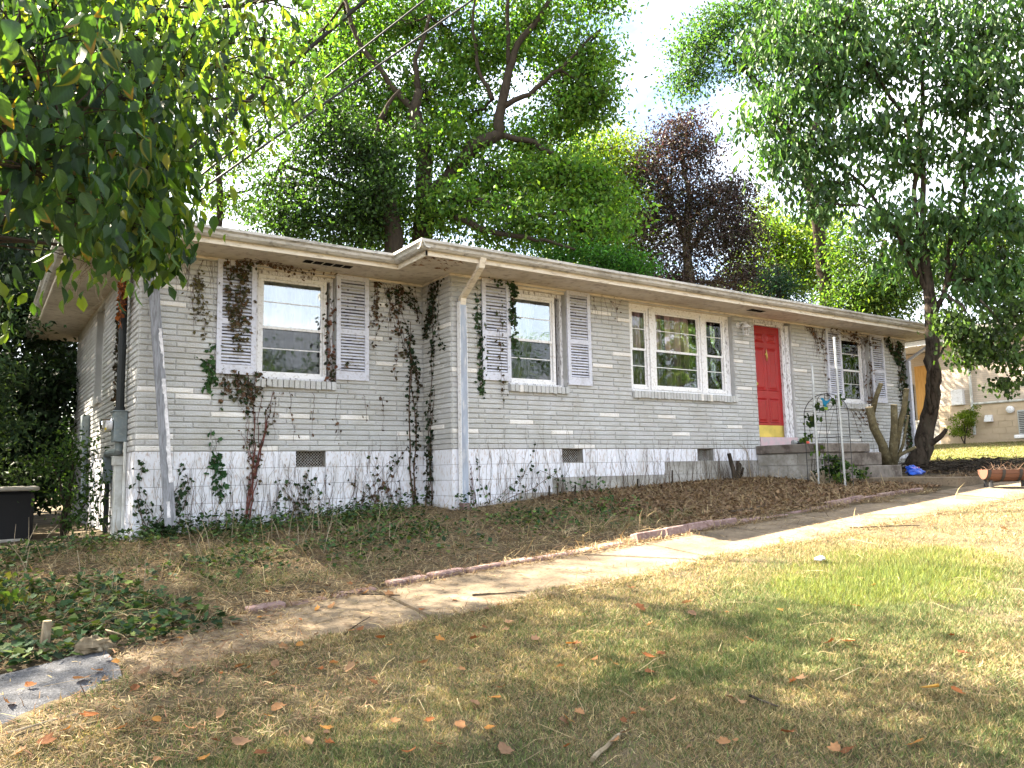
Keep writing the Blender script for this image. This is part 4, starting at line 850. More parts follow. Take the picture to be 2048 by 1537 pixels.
# ================================================================== TREES
def wiggle(p, q, n, amp):
    p, q = np.array(p, float), np.array(q, float); L_ = np.linalg.norm(q-p); o = np.cumsum(rng.standard_normal((n+1, 3)), 0)*amp*L_/math.sqrt(n)
    t = np.linspace(0, 1, n+1)[:, None]; o = o-o[0]-t*(o[-1]-o[0]); return p+(q-p)*t+o
def clump_leaves(C_, R_, n, tw=.32, per=24, shell=2.4, flat=.7):
    "twig centres inside an ellipsoid, leaves gathered round them"
    k = max(3, n//per); d = rdir(k)*(rng.random((k, 1))**(1/shell)); T = np.array(C_)+d*np.array(R_)
    i = rng.integers(0, k, n); P = T[i]+rng.standard_normal((n, 3))*tw*np.array([1, 1, flat]); return P, T, i
def tree(name, label, limbs, clumps, leaf, pal, wts=None, mtl='leaf', bark='bark', group=None, base=None, droop=.3, aspect=.5, tw=.32, twig_r=.012, T=T_RHOMB, per=52, cat='tree', jit=.2, crown='crown', shell=2.6, flat=.5, hv=.30):
    base = np.array(limbs[0][0][0] if base is None else base); t = thing(name, label, cat, Vector(base.tolist()), group)
    for i, lb in enumerate(limbs):
        pts = [np.array(p, float) for p, r in lb]; rr_ = [r for p, r in lb]; P = [pts[0]]; Rr = [rr_[0]]
        for a, b, ra, rb in zip(pts[:-1], pts[1:], rr_[:-1], rr_[1:]):
            w_ = wiggle(a, b, 4, .07); P += list(w_[1:]); Rr += [ra+(rb-ra)*k/4 for k in range(1, 5)]
        m = MB(); m.tube(P, Rr, 10 if i == 0 else 7, jit=.11); m.put('trunk' if i == 0 else 'limb', M[bark], t, smooth=True)
    allP = np.array([p for lb in limbs for p, r in lb]); Ps, Cs, tw_m = [], [], MB()
    for (c, r, n) in clumps:
        P, Tc, ti = clump_leaves(c, r, n, tw, per, shell, flat); hue = (1+hv*rng.standard_normal((len(Tc), 1))).clip(.45, 1.8)
        Ps.append(P); Cs.append(mixcol(n, pal, wts, jit)*hue[ti])
        s = allP[np.argmin(((allP-np.array(c))**2).sum(1))]
        main = wiggle(s, c, 5, .06); tw_m.tube(main, np.linspace(twig_r*3.2, twig_r*1.2, 6), 5, cap=False)
        for q in Tc:
            o = main[rng.integers(2, 6)]; tw_m.tube(wiggle(o, q, 3, .07), np.linspace(twig_r, twig_r*.4, 4), 3, cap=False)
    tw_m.put('twigs', M[bark], t, 'stuff')
    P = np.concatenate(Ps); Cc = np.concatenate(Cs); n = len(P)
    ax_ = unit(rdir(n)*(1-droop)+np.array([0, 0, -1.])*droop*1.3); nr = unit(rdir(n)+np.array([0, 0, .9]))
    put(crown, scatter(crown, P, leaf*(.5+1.0*rng.random(n)**1.4), leaf*aspect*(.75+.5*rng.random(n)), ax_, nr, Cc, T, M[mtl]), t)
    return t
def D(px, py, d): return at_depth(px, py, d)
def cl(px, py, d, rx, ry, n, rz=None):
    "a clump seen about rx by ry photo pixels wide at depth d"
    k = d/F_PX; return (D(px, py, d), (rx*k*.9, (rz or rx)*k*.9, ry*k), n)
def gbase(px, d): p = D(px, 900, d); return np.array([p[0], p[1], float(gz(p[0], p[1]))-.1])
green = [(.08, .145, .03), (.11, .18, .032), (.055, .11, .026), (.15, .20, .035)]
deep = [(.03, .062, .022), (.045, .085, .028), (.022, .045, .018)]
lime = [(.15, .21, .03), (.19, .22, .035), (.11, .17, .03)]
# the tall tree rising behind the middle of the house
d = 21
tree('ash_tree', 'tall spreading green tree with dark forked limbs rising behind the middle of the house',
     [[(gbase(848, d), .30), (D(848, 500, d-1.1), 0.273), (D(850, 390, d-1.1), 0.247), (D(848, 290, d-1.1), 0.195), (D(828, 225, d-1.1), 0.156), (D(838, 180, d-1.1), 0.104)],
      [(D(850, 400, d-1.1), 0.169), (D(905, 345, d-1.1), 0.195), (D(945, 295, d-1.1), 0.182), (D(1000, 268, d-1.1), 0.156), (D(1000, 225, d-1.1), 0.130), (D(1018, 140, d-1.1), 0.104), (D(1045, 75, d-1.1), 0.078), (D(1100, 0, d-1.1), 0.052)],
      [(D(1000, 270, d-1.1), 0.091), (D(1070, 285, d-1.1), 0.072), (D(1130, 330, d-1.1), 0.052), (D(1180, 360, d-1.1), 0.026)],
      [(D(1005, 215, d-1.1), 0.078), (D(1060, 190, d-1.1), 0.065), (D(1120, 140, d-1.1), 0.046), (D(1200, 60, d-1.1), 0.026)],
      [(D(985, 200, d-1.1), 0.065), (D(960, 150, d-1.1), 0.052), (D(945, 60, d-1.1), 0.039), (D(950, -60, d-1.1), 0.026)],
      [(D(1018, 130, d-1.1), 0.065), (D(1015, 40, d-1.1), 0.052), (D(1020, -60, d-1.1), 0.039)],
      [(D(830, 225, d-1.1), 0.104), (D(780, 170, d-1.1), 0.078), (D(720, 90, d-1.1), 0.065), (D(690, 0, d-1.1), 0.052)],
      [(D(838, 185, d-1.1), 0.078), (D(830, 120, d-1.1), 0.065), (D(860, 30, d-1.1), 0.039)],
      [(D(850, 430, d-1.1), 0.078), (D(930, 440, d-1.1-1), 0.078), (D(1010, 470, d-1.1-1.5), 0.065), (D(1090, 480, d-1.1-2), 0.039), (D(1150, 500, d-1.1-2), 0.026)],
      [(D(850, 380, d-1.1), 0.065), (D(960, 400, d-1.1-1), 0.065), (D(1060, 440, d-1.1-1.5), 0.052), (D(1130, 420, d-1.1-1.5), 0.026)]],
     [cl(1060, 60, d, 130, 70, 4218), cl(1150, 130, d, 90, 70, 3232), cl(1190, 190, d-.6, 60, 60, 2108), cl(1130, 230, d, 90, 45, 2671), cl(960, 120, d, 90, 80, 3232), cl(900, 60, d, 90, 60, 2108), cl(800, 60, d+.5, 110, 70, 2812), cl(700, 60, d+1, 100, 80, 3373), cl(610, 110, d+1, 90, 90, 3093),
      cl(720, 160, d, 110, 80, 3654), cl(860, 200, d, 100, 70, 3373), cl(1000, -60, d, 200, 70, 3654), cl(1180, -20, d, 90, 60, 1826), cl(760, -60, d, 180, 60, 2812), cl(940, 240, d, 70, 50, 1686), cl(1080, 290, d, 110, 40, 2389), cl(760, 250, d, 90, 60, 2389), cl(870, 300, d-1, 90, 50, 2108),
      cl(1000, 360, d-1, 110, 60, 3373), cl(1120, 370, d-1, 100, 60, 3373), cl(1200, 400, d-1, 90, 70, 2812), cl(900, 420, d-1.5, 100, 60, 3093), cl(1030, 450, d-2, 110, 50, 3093), cl(770, 400, d-1, 70, 70, 2108), cl(1170, 470, d-2, 100, 50, 2530), cl(760, 470, d-1, 60, 40, 1123)],
     .135, [(.06, .14, .03), (.09, .18, .035), (.045, .105, .028), (.13, .20, .035)], (2, 3, 1.2, 3), base=gbase(848, d), tw=.30, droop=.35, aspect=.55)
# dense darker tree at its left
d = 19
tree('oak_tree', 'dense dark green vine clad tree left of the tall forked tree',
     [[(gbase(790, d), .26), (D(790, 480, d), .22), (D(770, 380, d), .18), (D(700, 270, d), .14), (D(640, 180, d), .08)], [(D(780, 400, d), .1), (D(700, 380, d), .07), (D(560, 330, d), .04)], [(D(740, 320, d), .1), (D(760, 240, d), .07), (D(800, 180, d), .03)]],
     [cl(690, 320, d, 110, 70, 4536), cl(600, 400, d, 80, 60, 3024), cl(740, 420, d, 70, 70, 2808), cl(640, 250, d, 80, 60, 2700), cl(560, 460, d, 60, 40, 1620), cl(680, 450, d, 90, 50, 2808), cl(770, 350, d-.5, 50, 70, 1440), cl(545, 380, d, 30, 25, 252), cl(590, 310, d, 35, 30, 324), cl(660, 185, d, 40, 30, 360), cl(520, 430, d, 30, 20, 187), cl(740, 300, d, 40, 30, 360), cl(600, 230, d+.5, 40, 25, 302), cl(800, 270, d-.3, 30, 35, 288)],
     .11, deep+[(.06, .11, .03)], (3, 3, 2, 2), base=gbase(790, d), tw=.34, mtl='leaf', aspect=.6)
# sparse young tree against the sky by the gutter, left
d = 24
tree('young_tree', 'sparse young tree seen against bright sky just above the left gutter',
     [[(gbase(440, d), .14), (D(440, 430, d), .10), (D(430, 300, d), .07), (D(470, 200, d), .03)], [(D(440, 400, d), .05), (D(500, 380, d), .03), (D(540, 340, d), .015)]],
     [cl(440, 400, d, 60, 30, 850), cl(490, 300, d, 70, 50, 1530), cl(400, 330, d, 60, 50, 1190), cl(520, 200, d, 80, 60, 2380), cl(520, 420, d, 40, 30, 765), cl(450, 120, d, 90, 70, 2550)],
     .14, green, base=gbase(440, d), tw=.35, per=14)
# yellow-green tree further back
d = 30
tree('maple_tree', 'sunny yellow green tree between the tall forked tree and the purple one',
     [[(gbase(1210, d), .26), (D(1210, 560, d), .2), (D(1215, 400, d), .12), (D(1200, 300, d), .05)], [(D(1212, 450, d), .1), (D(1270, 380, d), .06), (D(1280, 330, d), .03)]],
     [cl(1215, 300, d, 70, 40, 3000), cl(1260, 350, d, 50, 50, 2700), cl(1180, 350, d, 80, 60, 3600), cl(1270, 440, d, 50, 60, 3300), cl(1200, 440, d, 90, 60, 3900), cl(1260, 520, d, 50, 40, 2250), cl(1090, 340, d, 80, 60, 2700), cl(1150, 540, d, 120, 40, 3000)],
     .14, lime, base=gbase(1210, d), tw=.45)
tree('bush', 'fresh green bush showing just above the roof edge right of the eave corner',
     [[(gbase(1200, 19), .08), (D(1200, 540, 19), .04)], [(D(1195, 600, 19), .03), (D(1240, 520, 19), .02)]],
     [cl(1200, 530, 18.5, 90, 32, 2400), cl(1120, 515, 18.5, 50, 24, 900), cl(1270, 540, 18.5, 40, 25, 700)], .13, [(.05, .15, .03), (.07, .18, .035), (.04, .11, .03)], base=gbase(1200, 19), tw=.25, droop=.1, aspect=.35, cat='bush', group=None)
# purple-leaved tree
d = 29
tree('plum_tree', 'big purple leaved tree behind the house to the right of centre',
     [[(gbase(1380, d), .28), (D(1380, 560, d), .2), (D(1375, 420, d), .14), (D(1365, 300, d), .05)], [(D(1380, 500, d), .1), (D(1440, 420, d), .07), (D(1470, 370, d), .03)], [(D(1378, 480, d), .1), (D(1330, 400, d), .06), (D(1320, 330, d), .03)]],
     [cl(1345, 290, d, 55, 50, 2926), cl(1400, 310, d, 50, 55, 2261), cl(1340, 390, d, 60, 60, 3456), cl(1420, 400, d, 70, 60, 3722), cl(1470, 400, d, 45, 50, 1860), cl(1360, 480, d, 80, 60, 3990), cl(1450, 490, d, 60, 60, 3192), cl(1340, 560, d, 60, 40, 2261), cl(1430, 570, d, 80, 40, 2926), cl(1300, 340, d, 45, 50, 1500), cl(1290, 460, d, 50, 60, 2000), cl(1490, 470, d, 45, 60, 1900), cl(1500, 560, d, 50, 40, 1700), cl(1290, 560, d, 50, 40, 1500), cl(1375, 245, d, 22, 25, 665)],
     .13, [(.050, .036, .037), (.065, .045, .042), (.032, .024, .025), (.055, .065, .03)], (3, 2, 2, 1.8), mtl='purple', base=gbase(1380, d), tw=.4, bark='barkpale')
# lighter trees right of it
d = 31
tree('locust_tree', 'yellow green tree behind the far right end of the roof',
     [[(gbase(1560, d), .2), (D(1560, 560, d), .14), (D(1565, 460, d), .06)]],
     [cl(1540, 480, d, 50, 45, 2720), cl(1600, 500, d, 60, 45, 3200), cl(1560, 560, d, 70, 40, 3200), cl(1640, 540, d, 60, 45, 2720), cl(1660, 450, d+2, 60, 40, 1440), cl(1500, 530, d+1, 40, 40, 1300), cl(1480, 600, d, 60, 40, 1300), cl(1530, 420, d+2, 35, 30, 700)],
     .17, lime+green, base=gbase(1560, d), tw=.42)
d = 27
tree('cedar_tree', 'dark blue green conifer low behind the roof beside the purple tree',
     [[(gbase(1560, d), .16), (D(1556, 600, d), .1), (D(1555, 540, d), .03)]], [cl(1556, 570, d, 45, 35, 1600), cl(1530, 610, d, 60, 30, 1500), cl(1600, 620, d, 50, 30, 1200)],
     .12, [(.018, .045, .04), (.03, .065, .05)], base=gbase(1560, d), tw=.3, aspect=.35)
d = 25
tree('hackberry_tree', 'shadowy green tree behind the twisted dark trunk at the far right',
     [[(gbase(1760, d), .2), (D(1765, 640, d), .15), (D(1770, 480, d), .08)], [(D(1768, 560, d), .08), (D(1900, 480, d), .05)]],
     [cl(1700, 590, d, 70, 60, 3380), cl(1790, 560, d, 70, 60, 3120), cl(1880, 520, d, 80, 70, 3380), cl(1700, 500, d, 60, 40, 1300), cl(1970, 470, d, 80, 70, 3120), cl(2050, 520, d, 80, 90, 3120), cl(1760, 620, d, 70, 30, 1950)],
     .15, deep+green, base=gbase(1760, d), tw=.36)
# tall tree whose left branch shows at the top right
d = 25
tree('elm_tree', 'blue green tree reaching into the white sky at the top right',
     [[(gbase(1640, d+1), .28), (D(1640, 500, d+1), .2), (D(1600, 300, d), .14), (D(1500, 150, d), .08), (D(1420, 90, d), .03)], [(D(1610, 320, d), .1), (D(1660, 150, d), .07), (D(1700, 0, d), .04)]],
     [cl(1400, 90, d, 60, 50, 1900), cl(1380, 160, d, 50, 35, 1300), cl(1450, 50, d, 60, 45, 1800), cl(1500, 130, d, 70, 60, 2200), cl(1540, 30, d, 80, 50, 2000), cl(1640, 60, d, 110, 80, 2500), cl(1560, -60, d, 140, 60, 1800)],
     .14, [(.05, .105, .04), (.07, .13, .04), (.04, .085, .035)], base=gbase(1640, d+1), tw=.36, bark='bark')
# the leaning tree at the right front corner
d = 15.1
RT = [[(D(1832, 935, d), 0.208), (D(1848, 880, d), 0.160), (D(1862, 820, d), 0.136), (D(1869, 760, d), 0.128), (D(1866, 690, d), 0.124), (D(1862, 630, d), 0.120), (D(1858, 570, d), 0.096), (D(1850, 500, d), 0.088)],
      [(D(1856, 590, d), 0.048), (D(1800, 470, d), 0.040), (D(1750, 400, d), 0.032), (D(1690, 340, d), 0.024), (D(1600, 290, d), 0.016)],
      [(D(1852, 510, d), 0.056), (D(1832, 430, d), 0.048), (D(1836, 330, d), 0.040), (D(1800, 220, d), 0.036), (D(1730, 120, d), 0.024), (D(1680, 60, d), 0.016)],
      [(D(1850, 500, d), 0.056), (D(1845, 400, d), 0.052), (D(1842, 300, d), 0.048), (D(1845, 180, d), 0.040), (D(1850, 50, d), 0.024)],
      [(D(1864, 650, d), 0.056), (D(1890, 580, d), 0.052), (D(1902, 480, d), 0.048), (D(1925, 330, d), 0.040), (D(1935, 200, d), 0.032), (D(1950, 60, d), 0.024)],
      [(D(1895, 560, d), 0.040), (D(1960, 440, d), 0.036), (D(2040, 380, d), 0.028), (D(2120, 330, d), 0.016)],
      [(D(1857, 570, d), 0.040), (D(1780, 440, d-.3), 0.032), (D(1720, 410, d-.5), 0.016)],
      [(D(1862, 828, d-.1), 0.044), (D(1855, 790, d-.2), 0.040), (D(1856, 750, d-.15), 0.036), (D(1866, 715, d), 0.040)],
      [(D(1838, 900, d), 0.072), (D(1866, 885, d-.2), 0.056), (D(1893, 858, d-.3), 0.036)],
      [(D(1868, 725, d), 0.024), (D(1890, 690, d), 0.020), (D(1893, 655, d), 0.016)]]
tree('leaning_tree', 'dark crooked tree with drooping leaves leaning over the right front corner of the house', RT,
     [cl(1560, 60, d, 90, 70, 850), cl(1680, 40, d, 100, 70, 1150), cl(1620, 160, d, 100, 70, 1150), cl(1740, 150, d, 90, 70, 1100), cl(1540, 220, d, 70, 60, 650), cl(1650, 270, d, 90, 55, 900), cl(1570, 320, d, 60, 45, 475), cl(1760, 260, d, 80, 40, 500), cl(1690, 370, d, 80, 40, 500), cl(1620, 410, d, 60, 30, 300),
      cl(1860, 60, d, 110, 70, 1300), cl(1980, 80, d-.6, 110, 80, 1500), cl(1900, 170, d-.4, 100, 60, 950), cl(2030, 220, d-1, 80, 80, 1000), cl(1800, 330, d, 70, 40, 425), cl(1880, 300, d, 80, 40, 450), cl(1970, 340, d-.6, 80, 40, 500), cl(1780, 430, d-.5, 70, 35, 425), cl(1890, 440, d, 80, 50, 650), cl(2010, 440, d-.6, 90, 60, 900),
      cl(1800, 520, d, 50, 40, 350), cl(1950, 560, d, 80, 60, 800), cl(2040, 560, d, 60, 70, 700), cl(1750, -40, d, 200, 60, 1300), cl(1980, -60, d, 150, 60, 1000)],
     .155, [(.042, .10, .03), (.06, .13, .035), (.03, .07, .024), (.09, .15, .038)], (3, 3, 2, 1.6), mtl='darkleaf', bark='barkdark', base=D(1836, 935, d), droop=.5, aspect=.46, tw=.25, twig_r=.009, T=T_OVATE, per=30, flat=.45, hv=.22)
d = 13.6
tree('hanging_branch', 'leafy twigs hanging in front of the sunlit neighbouring house', [[(D(1895, 590, 15), .03), (D(1930, 620, d), .02), (D(1960, 680, d), .012)], [(D(1960, 600, d), .02), (D(2010, 660, d), .012), (D(2030, 740, d), .006)]],
     [cl(1930, 660, d, 45, 40, 520), cl(1985, 690, d, 50, 45, 600), cl(2030, 720, d, 30, 45, 340), cl(1940, 710, d, 40, 25, 240), cl(2000, 770, d, 30, 14, 120), cl(2030, 630, d, 40, 50, 600), cl(1890, 640, d, 25, 30, 220)],
     .085, [(.05, .09, .03), (.08, .13, .03), (.03, .05, .02)], bark='barkdark', droop=.6, aspect=.75, tw=.12, twig_r=.004, T=T_IVY, cat='branch', per=9)
# pruned shrub trunk with sawn ends by the steps
d = 14.2
t = thing('pruned_trunk', 'pruned multi stemmed trunk with pale sawn ends beside the steps', 'tree stump', Vector(D(1772, 932, d).tolist()))
for pts, rr_ in (([(1775, 932), (1765, 890), (1747, 855), (1738, 815)], [.15, .11, .105, .095]), ([(1744, 830), (1752, 795), (1762, 768)], [.07, .06, .055]), ([(1785, 935), (1787, 890), (1789, 850), (1788, 810)], [.13, .105, .085, .08]), ([(1790, 900), (1797, 860), (1808, 820), (1813, 778)], [.09, .085, .07, .062]), ([(1790, 930), (1806, 890), (1816, 832)], [.05, .035, .03]), ([(1780, 932), (1800, 910), (1830, 895)], [.06, .05, .04])):
    P = [D(x, y, d-.02*i) for i, (x, y) in enumerate(pts)]; m = MB(); rr_ = [q*.72 for q in rr_]; m.tube(P, rr_, 9); m.put('stem', M['prunebark'], t, smooth=True)
    e = P[-1]; dd = unit(P[-1]-P[-2]); m = MB(); m.tube([e-dd*.004, e+dd*.006], rr_[-1]*.97, 9); m.put('sawn_end', M['cutwood'], t)
# small stumps
def stump(name, label, base, stems, bark, cut=True, cat='stump'):
    t = thing(name, label, cat, Vector(np.array(base).tolist()))
    for (dx_, dy_, h, r) in stems:
        b = np.array(base)+np.array([dx_*.25, dy_*.25, -.06]); e = np.array(base)+np.array([dx_, dy_, h]); m = MB(); m.tube(wiggle(b, e, 3, .05), [r*1.2, r, r*.9, r*.85], 7); m.put('stem', M[bark], t)
        if cut: dd = unit(e-b); m = MB(); m.tube([e-dd*.002, e+dd*.005], r*.8, 7); m.put('sawn_end', M['cutwood'], t)
sb = np.array([8.95, -1.0, float(gz(8.95, -1.0))])
stump('shrub_stump', 'dark cut shrub stump with short forked stems below the triple window', sb, [(-.16, .0, .46, .04), (.02, -.03, .34, .035), (.13, .03, .30, .03), (.18, .0, .22, .025), (-.02, .05, .22, .04), (.08, -.04, .28, .018)], 'barkdark', False)
sb = at_y(1648, 968, -2.2); sb[2] = float(gz(sb[0], -2.2))
stump('grass_stump', 'cut clump of straw coloured stubble below the stakes', sb, [(random.uniform(-.26, .26), random.uniform(-.12, .12), random.uniform(.10, .24), random.uniform(.008, .02)) for _ in range(34)], 'paletwig', False)
for px_, py_, hh, lb_ in ((1115, 990, .22, 'dark cut stem just left of the middle crawl space vent'), (1150, 992, .16, 'dark cut stem right below the middle crawl space vent'), (1275, 975, .17, 'short dark cut stem midway between the two right crawl space vents'), (1345, 972, .26, 'tall dark cut stem left of the last crawl space vent'), (1098, 995, .2, 'dark cut stem furthest left in the row along the white wall')):
    p = at_y(px_, py_, YR-.25); p[2] = float(gz(p[0], p[1]))
    m = MB(); m.tube([p-np.array([0, 0, .05]), p+np.array([.01, 0, hh])], [.016, .012], 6); tag(m.put('cut_stub', M['barkdark']), lb_, 'stump', 'cut stems along the base of the wall')
def P_(x, y, dz=0): return np.array([x, y, float(gz(x, y))+dz])
stump('log_piece', 'pale split chunk of wood lying in ivy near the driveway', P_(-.80, -4.08), [(.10, .03, .10, .07)], 'barkpale')
t_ = thing('wood_chunk', 'pale broken wood block among ivy at the lower left', 'log', Vector(P_(-.84, -4.10).tolist()))
m = MB(); V, Fq = lump(P_(-.83, -4.12, .05), (.085, .05, .05), 8, 12, 8, .3); m.add(V, Fq); m.put('log_body', M['barkpale'], t_)
stump('short_stump', 'short pale upright stub in the ivy at the lower left edge', P_(-1.07, -3.85), [(.02, 0, .18, .032)], 'barkpale')
# brush pile by the tree foot
m = MB(); c = D(1930, 938, 15.2)
for k in range(420):
    x = c[0]+random.gauss(0, .9); y = c[1]+random.gauss(0, .5); z = float(gz(x, y)); l = random.uniform(.15, .6); q = random.uniform(0, 6.28); p = np.array([x, y, z+random.uniform(0, .14)])
    m.tube([p, p+np.array([l*math.cos(q)*.5, l*math.sin(q)*.5, random.uniform(-.02, .07)]), p+np.array([l*math.cos(q), l*math.sin(q), random.uniform(-.05, .06)])], random.uniform(.004, .012), 4, cap=False)
o = m.put('brush_debris', M['barkdark'], None, 'stuff'); tag(o, 'dark heap of twigs and clippings around the foot of the leaning tree', 'brush')
# ------------------------------------------------------------------ foreground tree with broad leaves, upper left
fb = np.array([-5.2, -4.6, float(gz(-5.2, -4.6))-.1]); ft = thing('dogwood_tree', 'near tree with big drooping green leaves filling the upper left corner', 'tree', Vector(fb.tolist()))
def limb(pts, rr_, mtl='bark'):
    P = [np.array(pts[0], float)]; Rr = [rr_[0]]
    for a, b, ra, rb in zip(pts[:-1], pts[1:], rr_[:-1], rr_[1:]):
        w_ = wiggle(a, b, 4, .05); P += list(w_[1:]); Rr += [ra+(rb-ra)*k/4 for k in range(1, 5)]
    m = MB(); m.tube(P, Rr, 7); return m.put('limb', M[mtl], ft, smooth=True)
m = MB(); m.tube(list(wiggle(fb, fb+np.array([.3, .2, 3.2]), 6, .03)), np.linspace(.2, .13, 7), 9); m.put('trunk', M['bark'], ft, smooth=True)
tp = fb+np.array([.3, .2, 3.0]); ends = []
hang = []                                           # (centre, radii, count) of leaf sprays
def fg(px, py, d, rx, ry, n, rd): k = d/F_PX; n = int(n*(.5 if px > 400 else .85)); hang.append((D(px-(32 if px > 180 else 0), py-44, d), (rx*k, rd, ry*k), n))
fg(30, 110, 3.0, 130, 150, 240, .45); fg(120, 280, 3.0, 130, 130, 250, .4); fg(60, 380, 2.9, 120, 80, 190, .4); fg(200, 150, 3.3, 110, 120, 240, .5); fg(240, 350, 3.5, 100, 110, 300, .5); fg(190, 450, 3.4, 90, 60, 190, .4)
fg(330, 480, 4.2, 70, 60, 300, .5); fg(300, 250, 3.8, 110, 120, 380, .6); fg(340, 380, 4.3, 60, 90, 260, .5); fg(390, 180, 4.4, 90, 110, 380, .6); fg(480, 130, 5.0, 100, 90, 330, .6); fg(420, 60, 4.6, 120, 70, 380, .6); fg(560, 40, 5.4, 90, 50, 230, .6); fg(560, 250, 5.6, 60, 50, 150, .5); fg(680, 30, 5.6, 60, 40, 130, .4)
fg(100, 20, 3.4, 170, 90, 340, .7); fg(250, 40, 4.0, 150, 90, 380, .7); fg(-120, 200, 2.6, 100, 230, 240, .5); fg(60, 290, 4.4, 170, 170, 800, .7); fg(250, 130, 5.5, 170, 160, 900, .8); fg(60, 130, 5.2, 170, 150, 900, .8); fg(250, 400, 5.2, 90, 110, 420, .6); fg(355, 495, 4.6, 30, 40, 90, .3); fg(5, 650, 4.2, 40, 35, 45, .3); fg(330, 80, 7.5, 200, 110, 700, 1.)
fg(350, 330, 4.4, 60, 90, 200, .5); fg(300, 525, 4.4, 90, 40, 260, .4); fg(340, 525, 4.5, 35, 35, 110, .3); fg(450, 230, 5, 90, 80, 320, .6); fg(560, 120, 5.6, 90, 90, 320, .6); fg(620, 210, 6, 40, 50, 110, .4); fg(500, 310, 5.5, 60, 40, 120, .5); fg(370, 360, 4.7, 40, 80, 170, .4); fg(200, 540, 3.8, 80, 25, 110, .3); fg(330, 440, 4.8, 60, 100, 300, .5)
for c, r, n in [((-1.0, -1.6, 4.9), (1.0, .9, .4), 430), ((.15, -2.35, 4.9), (.75, .65, .3), 300), ((-.4, -3.0, 4.5), (.9, .6, .3), 300), ((-2.6, -1.2, 5.1), (1.3, 1.2, .6), 600), ((-2.8, .6, 5.7), (1.3, 1.2, .6), 1555), ((-1.7, .2, 5.3), (.8, .8, .4), 345), ((-4.2, -1.4, 5.2), (1.6, 1.5, .8), 1684), ((-2.2, -3.2, 4.3), (1.2, .9, .4), 330), ((-1.0, -3.3, 4.4), (.9, .8, .35), 170), ((-4.4, 1.6, 6.8), (1.7, 1.6, .9), 1684), ((-3.6, -2.4, 4.6), (1.7, 1.5, 1.1), 1166), ((-2.6, -1.4, 5.4), (1.3, 1.1, .8), 468), ((-4.6, -.2, 6.0), (1.9, 1.9, 1.2), 1166), ((-5.6, -3.6, 4.6), (1.6, 1.6, 1.1), 504), ((-4.0, -4.6, 3.9), (1.3, 1.2, .9), 648), ((-3.0, .8, 6.8), (1.3, 1.4, .9), 374), ((-5.2, 2.0, 7.6), (1.8, 1.7, 1.2), 576), ((-1.9, -2.2, 4.7), (.75, .75, .5), 110), ((-6.4, -1.0, 6.5), (1.7, 1.7, 1.3), 432)]: hang.append((c, r, n))  # unseen upper crown, sprays placed and thinned to cast dappled shade
Ps = []; twm = MB()
for c, r, n in hang:
    P, Tc, ti = clump_leaves(c, r, n, .09 if r[0] < .7 else .13, 7 if r[0] < .7 else 26, 2.0, 1.0); Ps.append(P); c = np.array(c)
    main = wiggle(tp+np.array([0, 0, random.uniform(-.4, 1)]), c, 7, .05); twm.tube(main, np.linspace(.035, .008, 8), 5, cap=False)
    for q in Tc: twm.tube(wiggle(main[rng.integers(5, 8)], q, 3, .08), [.006, .005, .0035, .002], 3, cap=False)
P = np.concatenate(Ps); Pd = np.linalg.norm(P-CAM, axis=1); keep = Pd > 1.7; P = P[keep]; Pd = Pd[keep]; n = len(P)
twm.put('twigs', M['bark'], ft, 'stuff')
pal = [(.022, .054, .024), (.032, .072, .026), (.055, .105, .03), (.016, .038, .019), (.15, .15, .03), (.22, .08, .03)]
fc = mixcol(n, pal[:5], (4, 4, 2.5, 2.5, .5), .16); deepd = (Pd > 4.2) & (rng.random(n) < .5); fc[deepd] = mixcol(int(deepd.sum()), [(.09, .15, .03), (.14, .19, .035), (.06, .12, .03)]); fa = unit(rdir(n)*.62+np.array([0, 0, -1.])); fnr = unit(rdir(n)*.9+(CAM-P)/Pd[:, None]*.35+np.array([0, 0, .35])); fl = .088*(.55+.65*rng.random(n)); fw = fl*(.46+.16*rng.random(n))  # many farther leaves lighter and yellower: backlight put into their colour
px_, py_, pz_ = pix(P); vis = (px_ > -20) & (px_ < 2068) & (py_ > -20) & (py_ < 1560) & (pz_ > 0)
order = np.argsort(-(fl/Pd)*vis); sel = order[:290]; mask = np.ones(n, bool); mask[sel] = False
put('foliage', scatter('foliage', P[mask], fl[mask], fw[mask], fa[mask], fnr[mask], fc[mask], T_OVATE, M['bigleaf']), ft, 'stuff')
lms = []
T_BIG = MB(); 
